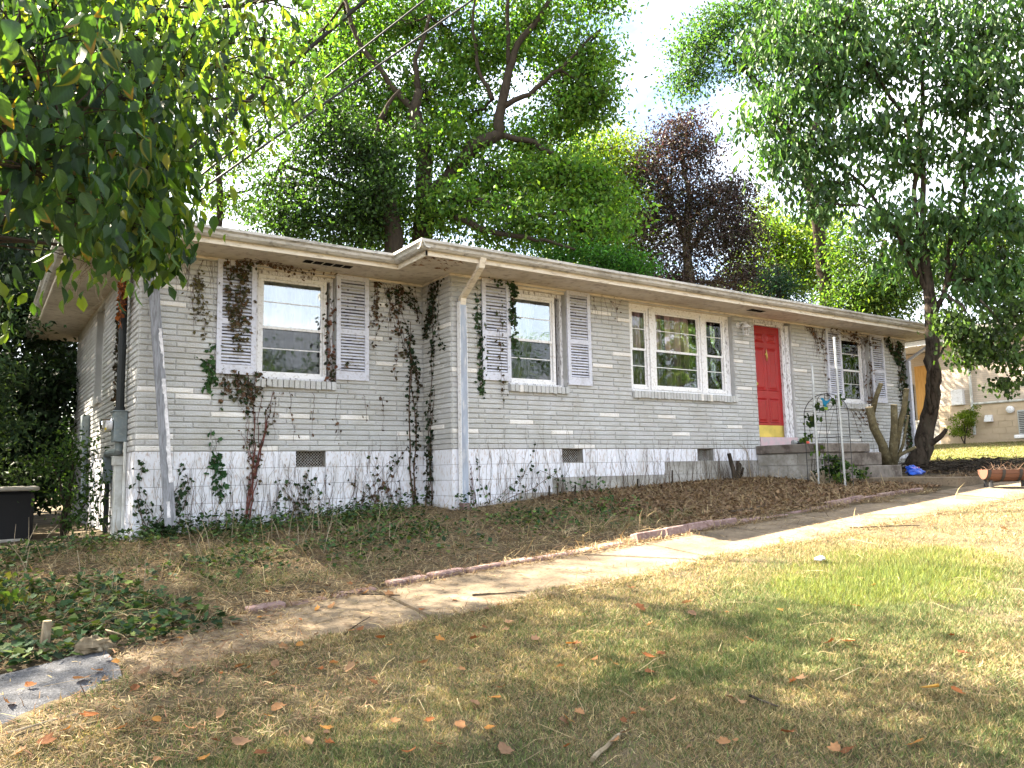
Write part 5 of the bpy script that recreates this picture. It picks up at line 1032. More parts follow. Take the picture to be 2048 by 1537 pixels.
for v in range(10):                                   # broad ovate leaves with a folded midrib and drooping tip
    r = random.Random(v); L_, W_ = 1.0, .50+.10*r.random(); V = []; Fq = []; n_ = 14; cols_ = (-1, -.75, -.5, -.25, 0, .25, .5, .75, 1); fold, dr_, tw_ = .10+.12*r.random(), .08+.22*r.random(), r.uniform(-.35, .35)
    c0 = np.array(pal[[0, 1, 2, 0, 1, 3, 2, 1, 0, 3][v]])*(.85+.35*r.random()); C_ = []; ph = r.uniform(0, 6)
    for i in range(n_+1):
        t = i/n_; wd = .5*W_*math.sin(math.pi*t**.72)**.8*(1-.10*t)+.002
        for s in cols_:
            y = s*wd; z = -dr_*t*t+fold*abs(y)*1.1+tw_*y*t+.012*math.sin(9*t+4*s+ph)*abs(s)+(.010 if (int(t*14-abs(s)*3) % 2) else -.004)*(1-abs(s))
            V.append((t, y, z)); k = 1.28 if s == 0 else (1.12 if int(t*14-abs(s)*3) % 2 else .94); c_ = c0*k*(1-.12*abs(s))
            if v in (2, 7) and t+abs(s)*.3 > .85: c_ = c_*.45+np.array((.26, .12, .03))*.55
            if v == 5 and abs(s) > .7: c_ = c_*.6+np.array((.20, .17, .03))*.4
            C_.append(tuple(c_))
    for i in range(n_):
        for j in range(8): o = i*9+j; Fq.append((o, o+1, o+10, o+9))
    lms.append(mesh_np('leaf', V, Fq, C_, M['bigleaf'], True))
for q, i in enumerate(sel):
    a = fa[i]; s = unit(np.cross(fnr[i], a)); nn = np.cross(a, s); k = fl[i]*1.12
    o = bpy.data.objects.new('leaf', lms[rng.integers(0, 10)]); COL.objects.link(o); o.parent = ft; o.matrix_parent_inverse = Matrix.Translation(-WLOC[ft.name])
    o.matrix_basis = Matrix(((a[0]*k, s[0]*k, nn[0]*k, P[i][0]), (a[1]*k, s[1]*k, nn[1]*k, P[i][1]), (a[2]*k, s[2]*k, nn[2]*k, P[i][2]), (0, 0, 0, 1)))
# trees left of and behind the house that shade the lawn and the side wall
def shade(name, label, base, h, clumps, pal_, bark='bark', leaf=.15, group=None, **kw):
    b = np.array([base[0], base[1], float(gz(*base))-.1]); top = b+np.array([0, 0, h])
    limbs = [[(b, .28), (b+(top-b)*.4+np.array([.2, 0, 0]), .2), (b+(top-b)*.75, .13), (top, .04)]]+[[(b+(top-b)*random.uniform(.35, .7), .1), ((b+(top-b)*.6+np.array(c))/2, .07), (c, .03)] for c, r, n in clumps]
    return tree(name, label, limbs, clumps, leaf, pal_, base=b, bark=bark, group=group, **kw)
shade('walnut_tree', 'bright backlit green tree behind the broad leaved branches at the left', (-7.5, 6.5), 11, [((-7.0, 5.2, 7.5), (2.2, 2.2, 1.5), 3200), ((-6.0, 5.0, 9.3), (1.8, 2.0, 1.3), 2600), ((-8.6, 7.4, 9.5), (2.4, 2.4, 1.7), 3000), ((-6.6, 6.0, 5.4), (1.8, 1.6, 1.2), 2200), ((-5.6, 6.5, 11.2), (1.6, 1.6, 1.2), 1700), ((-9, 4.5, 6), (1.8, 1.8, 1.4), 1800), ((-3.4, 5.0, 5.6), (1.6, 1.5, 1.1), 2600), ((-2.5, 3.7, 4.5), (1.2, 1.2, .8), 1700)], lime+green)
shade('hickory_tree', 'tall green tree beyond the left back corner of the house', (-2.5, 14), 14, [((-2.8, 13, 9), (2.4, 2, 1.7), 3000), ((-1.0, 14, 11), (2.2, 2, 1.6), 2600), ((-4.2, 12.5, 11.5), (2.3, 2, 1.7), 2600), ((-2.6, 14, 13.5), (2.4, 2, 1.5), 2200), ((-2.0, 13, 6.4), (2.2, 2, 1.3), 2600), ((.8, 15, 8.5), (1.8, 1.8, 1.2), 1500)], green)
shade('beech_tree', 'leafy green tree filling the gap behind the left side of the house', (-5.5, 12), 8, [((-5.0, 11, 4.4), (2.2, 1.6, 1.4), 3400), ((-3.6, 12, 3.2), (1.8, 1.6, 1.2), 2600), ((-6.6, 10, 3.4), (1.8, 1.6, 1.3), 2400), ((-4.6, 11.6, 6.4), (2, 1.8, 1.2), 2400), ((-5.0, 10.5, 2.0), (2.2, 1.2, 1.0), 2600)], green+lime+deep)
def shrub(name, label, base, clumps, pal_, leaf, T=T_RHOMB, **kw):
    b = np.array([base[0], base[1], float(gz(*base))-.05]); lr = kw.pop('lr', .022); limbs = [[(b, lr), ((b+np.array(c))/2+np.array([.05, 0, .1]), lr*.7), (c, lr*.35)] for c, r, n in clumps]
    return tree(name, label, limbs, clumps, leaf, pal_, base=b, cat='shrub', T=T, tw=kw.pop('tw', .16), twig_r=.005, **kw)
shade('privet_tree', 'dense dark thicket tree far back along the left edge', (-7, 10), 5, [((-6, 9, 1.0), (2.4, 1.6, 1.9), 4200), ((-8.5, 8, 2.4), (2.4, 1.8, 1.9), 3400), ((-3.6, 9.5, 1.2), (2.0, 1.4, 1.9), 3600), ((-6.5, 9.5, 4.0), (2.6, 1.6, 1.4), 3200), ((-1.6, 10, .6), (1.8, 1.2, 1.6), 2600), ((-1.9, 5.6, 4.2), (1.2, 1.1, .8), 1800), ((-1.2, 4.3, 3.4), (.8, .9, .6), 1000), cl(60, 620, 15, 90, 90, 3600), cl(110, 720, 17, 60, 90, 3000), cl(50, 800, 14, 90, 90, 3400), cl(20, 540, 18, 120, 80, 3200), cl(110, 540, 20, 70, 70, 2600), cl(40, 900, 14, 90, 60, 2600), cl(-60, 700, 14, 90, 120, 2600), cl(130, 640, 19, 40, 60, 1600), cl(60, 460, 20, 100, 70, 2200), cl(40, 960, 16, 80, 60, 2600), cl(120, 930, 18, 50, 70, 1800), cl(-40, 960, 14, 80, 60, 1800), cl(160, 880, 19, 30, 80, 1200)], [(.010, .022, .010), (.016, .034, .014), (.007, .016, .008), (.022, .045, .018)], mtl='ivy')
shade('poplar_tree', 'tall green tree at the far left behind the broad leaved branches', (-13, 12), 13, [((-12, 11, 6), (3, 2.4, 2.4), 3400), ((-13, 12, 10), (3, 2.6, 2.2), 3000), ((-10, 12, 8), (2.4, 2.2, 1.8), 2600), ((-11, 12, 13), (2.4, 2.2, 1.8), 2000)], green+lime)
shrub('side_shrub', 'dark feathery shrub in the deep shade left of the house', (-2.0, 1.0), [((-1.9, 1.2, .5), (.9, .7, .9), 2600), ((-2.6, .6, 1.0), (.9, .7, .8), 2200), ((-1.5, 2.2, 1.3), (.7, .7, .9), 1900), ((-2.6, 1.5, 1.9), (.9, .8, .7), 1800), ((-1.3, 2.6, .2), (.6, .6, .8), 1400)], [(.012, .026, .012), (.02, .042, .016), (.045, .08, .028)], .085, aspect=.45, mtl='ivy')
shrub('low_shrub', 'small leggy shrub against the shaded side wall below the meter', (-.55, 1.6), [((-.5, 1.5, -.25), (.3, .35, .45), 520), ((-.35, 1.2, -.6), (.25, .3, .3), 380), ((-.7, 1.3, -.1), (.25, .25, .3), 260), ((-.45, 1.9, .15), (.22, .3, .25), 220)], deep+[(.07, .11, .03)], .07, aspect=.5)
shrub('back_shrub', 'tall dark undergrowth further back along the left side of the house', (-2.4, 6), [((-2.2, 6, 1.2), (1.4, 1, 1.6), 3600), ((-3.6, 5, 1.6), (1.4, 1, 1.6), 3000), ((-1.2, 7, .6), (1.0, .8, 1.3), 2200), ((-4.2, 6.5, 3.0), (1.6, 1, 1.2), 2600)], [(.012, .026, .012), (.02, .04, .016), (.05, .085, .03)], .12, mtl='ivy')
shrub('fern_shrub', 'green leafy weed clump at the left edge below the tub', (-1.55, -3.0), [((-1.42, -3.0, -1.05), (.28, .28, .2), 330), ((-1.65, -2.8, -.95), (.25, .3, .25), 260)], [(.09, .13, .03), (.06, .10, .03), (.15, .13, .04)], .07, tw=.07, lr=.008)
shrub('neighbour_shrub', 'bright green sunlit shrub against the neighbouring house wall', (25.5, 3.25), [((25.5, 3.25, 1.0), (.36, .38, .45), 1500), ((25.5, 3.05, 1.35), (.26, .3, .3), 700), ((25.5, 3.5, .75), (.3, .3, .25), 600)], lime, .07, tw=.08)
shrub('stoop_shrub', 'dark straggly bush growing between the trellis and the stoop', (9.6, -2.45), [((9.62, -2.4, -.28), (.12, .28, .2), 420), ((9.6, -2.6, -.42), (.15, .22, .12), 260), ((9.55, -2.2, -.4), (.12, .18, .1), 160)], deep+[(.10, .14, .03)], .055, T=T_IVY, aspect=.8, tw=.06, lr=.007)
shrub('trellis_vine', 'sparse heart leaved vine clinging to the wire trellis', (9.42, -2.1), [((9.42, -2.15, .45), (.05, .10, .16), 34), ((9.42, -2.05, .2), (.04, .08, .18), 16), ((9.42, -2.2, -.1), (.04, .10, .2), 12), ((9.42, -2.35, .62), (.05, .12, .08), 14), ((9.42, -2.62, .70), (.04, .10, .08), 14)], deep+[(.12, .17, .03)], .07, T=T_IVY, aspect=.95, tw=.05, droop=.7, lr=.004)
# street trees behind the camera: seen mirrored in the window glass
shade('street_tree', 'broad green tree across the street mirrored in the triple window', (40, -31), 12, [((38, -31, 6), (5, 3, 3.5), 2600), ((44, -31, 5), (5, 3, 3.5), 2400), ((34, -31, 4.4), (4, 3, 3.2), 1800), ((40, -31, 11), (5, 3, 3.2), 2400), ((50, -30, 8), (5, 3, 4), 2200), ((58, -30, 6), (5, 3, 4), 2000), ((45, -32, 14), (4, 3, 2.5), 1500)], green, leaf=.42, tw=.8, group='trees across the street')
shade('street_tree', 'round green tree across the street mirrored in the left windows', (10, -34), 6, [((9, -34, 3.6), (4, 3, 3), 2400), ((14, -34, 4.3), (4, 3, 3), 2600), ((4, -34, 2.6), (3.5, 3, 2.4), 1700), ((20, -33, 4.2), (4, 3, 3.2), 2600), ((26, -33, 5.2), (4, 3, 3.6), 2900)], green, leaf=.4, tw=.8, group='trees across the street')
# ================================================================== GROUND COVER
def pts_in(x0, x1, y0, y1, n, extra=140):
    "random ground points whose place could be seen from near the camera"
    x = rng.uniform(x0, x1, n); y = rng.uniform(y0, y1, n); z = gz(x, y); P = np.stack([x, y, z], 1)
    px, py, dz = pix(P); k = (dz > .5) & (px > -420) & (px < 2468) & (py < 1537+420); return P[k]
def on_path(P): return (P[:, 1] > -4.85) & (P[:, 1] < -3.86) & (P[:, 0] > -.7)
def on_asph(P):
    x = P[:, 0]; return (x < -.72) & (P[:, 1] < np.interp(x, [-4, -2.2, -1.4, -.95, -.72], [-4.4, -4.3, -4.15, -4.02, -3.98])) & (P[:, 1] > np.interp(x, [-4, -2.2, -1.4, -.95, -.72], [-6.4, -5.5, -5.1, -4.78, -4.62]))
def in_house(P): return ((P[:, 1] > np.where(P[:, 0] > XC, YR, 0)) & (P[:, 0] > 0) & (P[:, 0] < WR) & (P[:, 1] < YB)) | ((P[:, 0] > 9.8) & (P[:, 0] < 11.9) & (P[:, 1] > -2.1)) | ((P[:, 0] > 10.15) & (P[:, 0] < 13.0) & (P[:, 1] > -2.65)) | ((P[:, 0] > 10.55) & (P[:, 0] < 11.32) & (P[:, 1] > -3.8))
STRAW = [(.36, .29, .155), (.28, .22, .12), (.21, .165, .10), (.41, .34, .20)]; GR = [(.10, .14, .05), (.145, .175, .07), (.07, .10, .04), (.19, .20, .10)]; BR = [(.17, .11, .07), (.11, .075, .05), (.22, .15, .09)]
def greenness(P):
    g = vnoise(P[:, 0]*1.1, P[:, 1]*1.1, 11)*.75+.5*(vnoise(P[:, 0]*3.2, P[:, 1]*3.2, 12)-.5)
    g = g+.10*np.clip((-6-P[:, 1])/2, -1, 1)-.18*np.exp(-((P[:, 1]+4.9)/.35)**2)-.12*np.clip((P[:, 0]-2.5)/2, 0, 1.2)
    pd = np.exp(-(((P[:, 0]-5.0)/1.5)**2+((P[:, 1]+6.15)/.75)**2))*np.clip(vnoise(P[:, 0]*2.2, P[:, 1]*2.2, 77)*1.9, 0, 1); return g, pd
def blades(P, lmin, lmax, w, up, pal_fn, T=T_BLADE2):
    n = len(P); a = rdir(n); a[:, 2] = np.abs(a[:, 2])*.5+up*rng.random(n); a = unit(a); l = rng.uniform(lmin, lmax, n)
    return P, l, w*(.6+.8*rng.random(n)), a, rdir(n), pal_fn
def put_blades(name, P, l, w_, a, nr, c, T=T_BLADE2, mtl='grass', label=None, cat=None):
    o = put(name, scatter(name, P, l, w_, a, nr, c, T, M[mtl]), None, 'stuff'); return o
Pn = pts_in(-2.6, 6, -9.3, -4.5, 560000); Pf = pts_in(3.5, 18, -9.5, -4.7, 240000)
Pm = pts_in(-2.2, 4, -9.3, -6.0, 330000); P = np.concatenate([Pn, Pf, Pm]); P = P[~(on_path(P) & (P[:, 1] > -4.85+.26*(vnoise(P[:, 0]*4, P[:, 1]*2, 52)-.30))) & ~on_asph(P) & ~in_house(P)]
edge = (P[:, 1] > -4.95) & (rng.random(len(P)) < .12); P = P[~edge]
P[:, 2] += .008*((P[:, 1] > -4.95) & (P[:, 1] < -4.7)); patch = vnoise(P[:, 0]*2.6, P[:, 1]*2.6, 15); P = P[rng.random(len(P)) < np.clip(.35+1.1*patch, .25, 1)]
P = P[~((P[:, 0] < -.2) & (P[:, 1] > -5.3) & (rng.random(len(P)) < .75))]
gn, pd = greenness(P); n = len(P); isg = rng.random(n) < np.clip((gn-.20)*2.0, .26, .85)*np.clip(1.25-.12*P[:, 0], .5, 1)+pd*.45
c = np.where(isg[:, None], mixcol(n, GR, (3, 2, 2, 1.2)), mixcol(n, STRAW+BR[:1], (3, 3, 3, 1.5, 1.4)))
ly = (pd > .3) & isg & (rng.random(n) < .6); c[ly] = mixcol(int(ly.sum()), [(.16, .20, .04), (.22, .22, .06), (.12, .18, .04)])
l = rng.uniform(.022, .052, n)*(1+.7*pd*isg)+.025*pd; a = rdir(n); a[:, 2] = np.abs(a[:, 2])*.6+np.where(isg, .85, .38)*rng.random(n)+.7*pd; a = unit(a)
put_blades('grass', P+np.array([0, 0, -.004]), l, .0052*(.6+.8*rng.random(n)), a, rdir(n), c*(1+.25*rng.standard_normal((n, 1))).clip(.45, 1.7), T_BLADE)
# loose long straws lying over the lawn and the bed
def straws(x0, x1, y0, y1, n, lmin, lmax, w_, pal_, name, flat=.12, lift=.012, keep=None):
    P = pts_in(x0, x1, y0, y1, n); P = P[~in_house(P)]
    if keep is not None: P = P[keep(P)]
    n = len(P); a = rdir(n); a[:, 2] = np.abs(a[:, 2])*flat*2.2*rng.random(n); a = unit(a)
    P = P+np.array([0, 0, 1.])*(lift*rng.random((n, 1))); return put_blades(name, P, rng.uniform(lmin, lmax, n), w_*(.6+.8*rng.random(n)), a, unit(rdir(n)*.5+np.array([0, 0, 1.])), mixcol(n, pal_), mtl='dry')
straws(-2.5, 9, -9, -4.6, 700, .12, .38, .004, STRAW, 'loose_straw', .16, .03)
straws(-2.2, 10.0, -3.72, 0.0, 80000, .02, .085, .0055, STRAW+BR+[(.24, .17, .115)], 'leaf_litter', .22, .03)
straws(-2.2, 9.7, -3.72, 0.0, 12000, .10, .34, .0045, STRAW+BR, 'dry_clippings', .3, .05)
straws(5.0, 10.4, -3.6, -.8, 22000, .035, .075, .028, BR+[(.25, .17, .10), (.08, .055, .04)], 'mulch', .3, .035)
straws(9.8, 17, -4.5, .5, 16000, .04, .16, .012, BR+STRAW[2:3], 'leaf_litter', .25, .04, lambda P: (P[:, 0] > 11.3) & ~((P[:, 1] < -3.8)))
straws(3.55, 5.3, -3.74, -3.15, 6500, .06, .22, .005, STRAW[:1]+STRAW[3:], 'straw_heap', .5, .09, lambda P: vnoise(P[:, 0]*3, P[:, 1]*3, 21) > .42)
straws(-.7, 9, -4.85, -3.86, 9000, .03, .14, .004, STRAW+BR, 'path_litter', .1, .012, lambda P: on_path(P) & (rng.random(len(P)) < np.clip(1.1-vnoise(P[:, 0]*2.4, P[:, 1]*3, 61)*1.5+.7*np.exp(-P[:, 0]*.6)*.4, .04, 1)))
straws(-.7, 12, -5.1, -4.6, 22000, .02, .07, .004, STRAW+BR, 'edge_litter', .3, .03, lambda P: rng.random(len(P)) < np.clip(1.2-np.abs(P[:, 1]+4.85)*7, 0, 1))
straws(-.5, 10, -3.95, -3.72, 6000, .03, .12, .006, STRAW[1:]+BR, 'edge_litter', .35, .03, lambda P: vnoise(P[:, 0]*2, P[:, 1]*2, 5) > .4)
straws(-4, .4, -6, -3.9, 16000, .02, .09, .0045, STRAW+BR+[(.25, .13, .08)], 'leaf_litter', .3, .03, lambda P: ~on_asph(P) | (rng.random(len(P)) < .06))
# mown lawn beyond the house and towards the neighbour
P = pts_in(14.6, 27, -6, 7, 130000); P = P[~in_house(P)]; n = len(P); gn = vnoise(P[:, 0]*.7, P[:, 1]*.7, 31)
c = np.where((rng.random(n) < .35+.5*gn)[:, None], mixcol(n, [(.13, .17, .045), (.18, .20, .06)]), mixcol(n, STRAW)); a = rdir(n); a[:, 2] = np.abs(a[:, 2])*.4+.6*rng.random(n)
put_blades('grass', P, rng.uniform(.03, .07, n), .012, unit(a), rdir(n), c)
# green weeds and ground ivy in the bed
def patchy(name, x0, x1, y0, y1, n, dens, leaf_, pal_, T, up=.5, mtl='ivy', h=.10):
    P = pts_in(x0, x1, y0, y1, n); P = P[~in_house(P)]; P = P[rng.random(len(P)) < dens(P)]; n = len(P)
    P = P+np.array([0, 0, 1.])*(h*rng.random((n, 1))**1.5); a = rdir(n); a[:, 2] = a[:, 2]*.4+up*rng.random(n)-.1
    return put(name, scatter(name, P, leaf_*(.6+.8*rng.random(n)), leaf_*.85*(.6+.8*rng.random(n)), unit(a), unit(rdir(n)*.6+np.array([0, 0, 1.])), mixcol(n, pal_), T, M[mtl]), None, 'stuff')
IV = [(.02, .05, .022), (.035, .075, .03), (.05, .10, .035), (.018, .035, .018)]
def dn(sc_, sd_, lo, k): return lambda P: np.clip((vnoise(P[:, 0]*sc_, P[:, 1]*sc_, sd_)-lo)*k, 0, 1)
patchy('ground_ivy', -2.6, .25, -4.15, -2.0, 3600, lambda P: np.clip((vnoise(P[:, 0]*2, P[:, 1]*2, 41)-.30)*3, 0, 1)*np.clip((.15-P[:, 0]-(P[:, 1]+4.0)*.25)*3, 0, 1), .06, IV+[(.10, .14, .03)], T_IVY)
patchy('weeds', -2, 5.6, -3.2, 0, 22000, lambda P: np.clip((vnoise(P[:, 0]*1.7, P[:, 1]*1.7, 43)-.50)*4, 0, 1)*np.clip(1.4-np.abs(P[:, 1]+.35)*.45, .05, 1), .05, IV+[(.08, .14, .03), (.11, .16, .04), (.04, .08, .025)], T_RHOMB, .6, 'ivy', .14)
patchy('weeds', .0, 6.0, -1.5, .0, 13000, lambda P: np.where(P[:, 0] > 3.6, np.exp(-((P[:, 1]+1.05)/.18)**2), np.exp(-((P[:, 1]+.2)/.2)**2))*np.clip((vnoise(P[:, 0]*2.5, P[:, 1]*2.5, 44)-.30)*3, 0, 1), .055, IV+[(.06, .12, .03)], T_RHOMB, .8, 'ivy', .24)
P = pts_in(-2.2, 5.8, -3.3, -.1, 30000); P = P[~in_house(P)]; P = P[rng.random(len(P)) < np.clip((vnoise(P[:, 0]*1.4, P[:, 1]*1.4, 47)-.45)*3, 0, 1)]; n = len(P); a = rdir(n); a[:, 2] = np.abs(a[:, 2])*.4+.8*rng.random(n)
put_blades('weed_grass', P, rng.uniform(.05, .17, n), .005, unit(a), rdir(n), mixcol(n, GR+STRAW[:2]+[(.05, .09, .03)]))
# bare weed stalks along the left
m = MB()
for k in range(95):
    x = random.uniform(-2.4, 2.2); y = random.uniform(-2.2, -.1) if x > 0 else random.uniform(-2.6, 1.5); z = float(gz(x, y)); h = random.uniform(.10, .42); q = random.uniform(0, 6.28); s = random.uniform(0, .18)
    m.tube([(x, y, z-.02), (x+s*.5*math.cos(q), y+s*.5*math.sin(q), z+h*.6), (x+s*math.cos(q), y+s*math.sin(q), z+h)], [.004, .003, .002], 4, cap=False)
m.put('dry_stalks', M['paletwig'], None, 'stuff')
# sticks
def stick(pa, pb, r, lab, mtl='barkdark'):
    a, b = np.array(pa, float), np.array(pb, float); P = wiggle(a, b, 8, .03); P[:, 2] = gz(P[:, 0], P[:, 1])+r+.012; m = MB(); m.tube(P, np.linspace(r, r*.5, 9), 6)
    return tag(m.put('stick', M[mtl]), lab, 'stick', 'fallen sticks on the lawn')
def gpt(px, py):
    r = ray(px, py); t = .5
    while t < 60:
        p = CAM+r*t
        if p[2] < gz(p[0], p[1]): return p
        t += .02
    return CAM+r*20
stick(gpt(1185, 1535), gpt(1245, 1478), .012, 'thick grey stick half sunk in the grass at the bottom edge', 'barkpale')
stick(gpt(945, 1197), gpt(1050, 1190), .008, 'thin dark twig lying on the path edge')
stick(gpt(600, 1190), gpt(800, 1197), .007, 'thin twig lying across the edging by the path')
stick(gpt(10, 1478), gpt(180, 1430), .007, 'long pale straw coloured stalk beside the driveway', 'paletwig')
stick(gpt(1700, 1060), gpt(1840, 1056), .009, 'slim brown twig on the sunlit lawn beside the path')
stick(gpt(1460, 1030), gpt(1530, 1018), .02, 'dark chunk of branch on the mulch just above the path')
stick(gpt(1500, 1400), gpt(1560, 1425), .008, 'short dark twig in the dappled lawn')
stick(gpt(690, 1275), gpt(740, 1240), .005, 'small upright twig at the path edge')
# fallen leaves, each a thing
def maple(seed):
    r = random.Random(seed); V = [(0, 0, 0)]; n = 20; curl = r.uniform(.1, .5); tw_ = r.uniform(-.4, .4)
    lob = [(0, 1.0), (55, .82), (115, .5), (180, .18), (245, .5), (305, .82)]
    for k in range(n):
        th = 2*math.pi*k/n; d = math.degrees(th) % 360; rad = .64
        for la, lr in lob:
            e = min(abs(d-la), 360-abs(d-la)); rad = max(rad, lr*max(0, 1-(e/30)**1.3))
        rad *= r.uniform(.86, 1.1)*.5; x, y = rad*math.cos(th), rad*math.sin(th); V.append((x, y, curl*(x*x+y*y)*2.2*(1+.5*math.sin(2*th+seed))+tw_*x*y+r.uniform(-.015, .015)))
    return V, [(0, 1+k, 1+(k+1) % n) for k in range(n)]
dry = [(.25, .095, .035), (.27, .145, .07), (.15, .065, .03), (.29, .18, .10), (.19, .115, .07), (.33, .16, .045)]
dlm = []
for v in range(12):
    V, Fq = maple(v+3); c = np.array(dry[v % 6]); V2 = [(x, y*(.8 if v % 3 else .55), z) for x, y, z in V]; dlm.append(mesh_np('fallen_leaf', V2, Fq, [tuple(c*(.8+.4*random.random())) for _ in V2], M['dry']))
sg = mesh_np('fallen_leaf', *[[(t, s*.24*math.sin(math.pi*t**.8), .10*s*s*(1-t)+.12*t*t) for t in np.linspace(0, 1, 6) for s in (-1, 0, 1)], [(3*i+j, 3*i+j+1, 3*i+4+j, 3*i+3+j) for i in range(5) for j in (0, 1)]], [(.42, .25, .06)]*18, M['dry'])
def fallen(p, size, me, lab, grp, lift=.02, tilt=.5):
    o = bpy.data.objects.new('fallen_leaf', me); link(o, None, Vector((p[0], p[1], float(gz(p[0], p[1]))+lift))); o.scale = (size, size, size); o.rotation_euler = (random.uniform(-tilt, tilt), random.uniform(-tilt, tilt), random.uniform(0, 6.28)); tag(o, lab, 'fallen leaf', grp)
spots = [(145,1262),(250,1213),(1262,1185),(1375,1215),(1385,1238),(650,1470),(660,1505),(555,1430),(520,1525),(615,1500),(1010,1515),(980,1470),(860,1455),(790,1455),(745,1380),(700,1350),(655,1180),(730,1190),(845,1225),(780,1195),(970,1265),(1010,1270),(1020,1255),(880,1290),(760,1285),(1120,1345),(1190,1330),(915,1380),(950,1420),(990,1410),(440,1360),(360,1355),(270,1390),(350,1365),(160,1370),(130,1475),(180,1445),(240,1470),(285,1460),(440,1445),(550,1340),(600,1300),(640,1350),(480,1345),(1320,1320),(1345,1415),(1460,1410),(1140,1455),(1135,1510),(1230,1500),(1575,1480),(1480,1420),(1720,1165),(1745,1180),(1660,1295),(1700,1295),(1930,1320),(2010,1065),(1960,1070),(1835,1500),(1915,1395),(1500,1290),(1280,1225),(1300,1260),(1250,1480),(230,1335),(60,1385),(15,1420),(330,1290),(420,1270),(470,1255),(520,1240),(600,1245),(380,1470),(90,1500),(40,1520),(480,1500),(410,1530),(820,1520),(1450,1500),(1700,1520),(1600,1370),(1070,1290),(1560,1230)]
TONE = ['reddish brown', 'tan', 'dark brown', 'pale brown', 'grey brown', 'ochre']
def drop(p, size, k):
    onp = -4.72 < p[1] < -3.88 and p[0] > -.7; asp = bool(on_asph(np.array(p)[None])[0]); tone = TONE[(k % 12) % 6]; form = 'lobed' if (k % 12) % 3 else 'broad'; ad = tone+(' broad' if (k % 12) % 3 else ' narrow')
    if onp: where = 'on the shaded low end of the concrete path' if p[0] < 1.2 else 'on the concrete path beyond its first joint'
    elif asp: where = 'on the grey asphalt strip'
    elif p[1] > -3.9: where = 'among ivy and weeds at the lower left' if p[0] < .6 else 'in the bed above the edging blocks'
    elif p[0] < -.2: where = 'on bare littered ground below the asphalt strip'
    elif p[1] > -5.25: where = 'in the grass along the lawn side of the path'
    elif p[0] > 2.6: where = 'on the sunny right part of the lawn'
    elif p[1] < -6.3: where = 'in the lawn near the bottom edge of the photo'
    else: where = 'in the middle of the shaded lawn'
    fallen(p, size, dlm[k % 12], ad+' fallen leaf '+where, 'fallen leaves '+where+', '+ad, .016 if onp else .03)
for k, (x, y) in enumerate(spots): drop(gpt(x, y), random.uniform(.07, .125), k)
for k in range(110):
    x = random.uniform(-2.0, 1.6)*1.0 if k % 3 else random.uniform(-1, 7); y = random.uniform(-7.6, -3.4); q = P_(x, y)[None]; px1, py1, dz1 = pix(q)
    if 0 < px1[0] < 2048 and py1[0] < 1537: drop(np.array([x, y, 0.]), random.uniform(.05, .11), k)
fallen(gpt(1880, 1397), .15, sg, 'single golden fallen leaf in the shaded grass at the lower right', 'fallen leaves on the lawn', .05, .3)
m = MB(); p = gpt(1640, 1130); V, Fq = lump(p+np.array([0, 0, .05]), (.07, .03, .02), 6, 10, 6, .4); m.add(V, Fq); tag(m.put('paper_scrap', M['white']), 'crumpled white scrap of litter in the greener grass', 'litter')
# ================================================================== CREEPERS ON THE WALLS
def strand(pl, a0, z0, a1, z1, r, n=9, amp=.06, out=.012):
    P = wiggle(place_on(pl, a0, z0, out), place_on(pl, a1, z1, out), n, amp); k = 1 if pl in 'LR' else 0
    base = {'L': 0, 'R': YR, 'E': XC, 'S': 0}[pl]; P[:, k] = base-out-np.abs(P[:, k]-(base-out))*.25; return P
VG = [(.025, .055, .022), (.04, .075, .028), (.018, .035, .018)]; VB = [(.10, .06, .04), (.07, .05, .035), (.14, .08, .05)]; VM = VG+VB
def vine(label, pl, strands, pal_, dens, leaf_, stem='stem', name='ivy_vine', out=.014, spread=.035, T=T_IVY):
    s0 = strands[0]; t = thing(name, label, 'vine', Vector(place_on(pl, s0[0], s0[1]).tolist())); m = MB(); LP = []
    for s in strands:
        a0, z0, a1, z1, r = s[:5]; am = s[5] if len(s) > 5 else .06; o_ = s[6] if len(s) > 6 else out
        P = strand(pl, a0, z0, a1, z1, r, 9, am, o_); m.tube(P, np.linspace(r, max(r*.4, .0016), 10), 5 if r > .006 else 3, cap=False)
        L_ = np.linalg.norm(P[-1]-P[0]); k = int(L_*dens)
        if k: i = rng.integers(0, 9, k); f = rng.random((k, 1)); LP.append(P[i]*(1-f)+P[i+1]*f+rng.standard_normal((k, 3))*spread*(np.array([1, .25, 1]) if pl in 'LR' else np.array([.25, 1, 1])))
    m.put('stem', M[stem], t)
    if LP:
        P = np.concatenate(LP); n = len(P); on_ = np.array([0, -1., 0]) if pl in 'LR' else np.array([-1., 0, 0]); ax_ = 1 if pl in 'LR' else 0
        base = {'L': 0, 'R': YR, 'E': XC, 'S': 0}[pl]; P[:, ax_] = np.minimum(P[:, ax_], base-.018)
        put('leaves', scatter('leaves', P, leaf_*(.5+.9*rng.random(n)), leaf_*.9*(.5+.9*rng.random(n)), unit(rdir(n)*.8+np.array([0, 0, -.6])), unit(rdir(n)*.75+on_), mixcol(n, pal_), T, M['ivy']), t)
    return t
R2 = random.uniform
gl = lambda a: float(zw(a))-.02
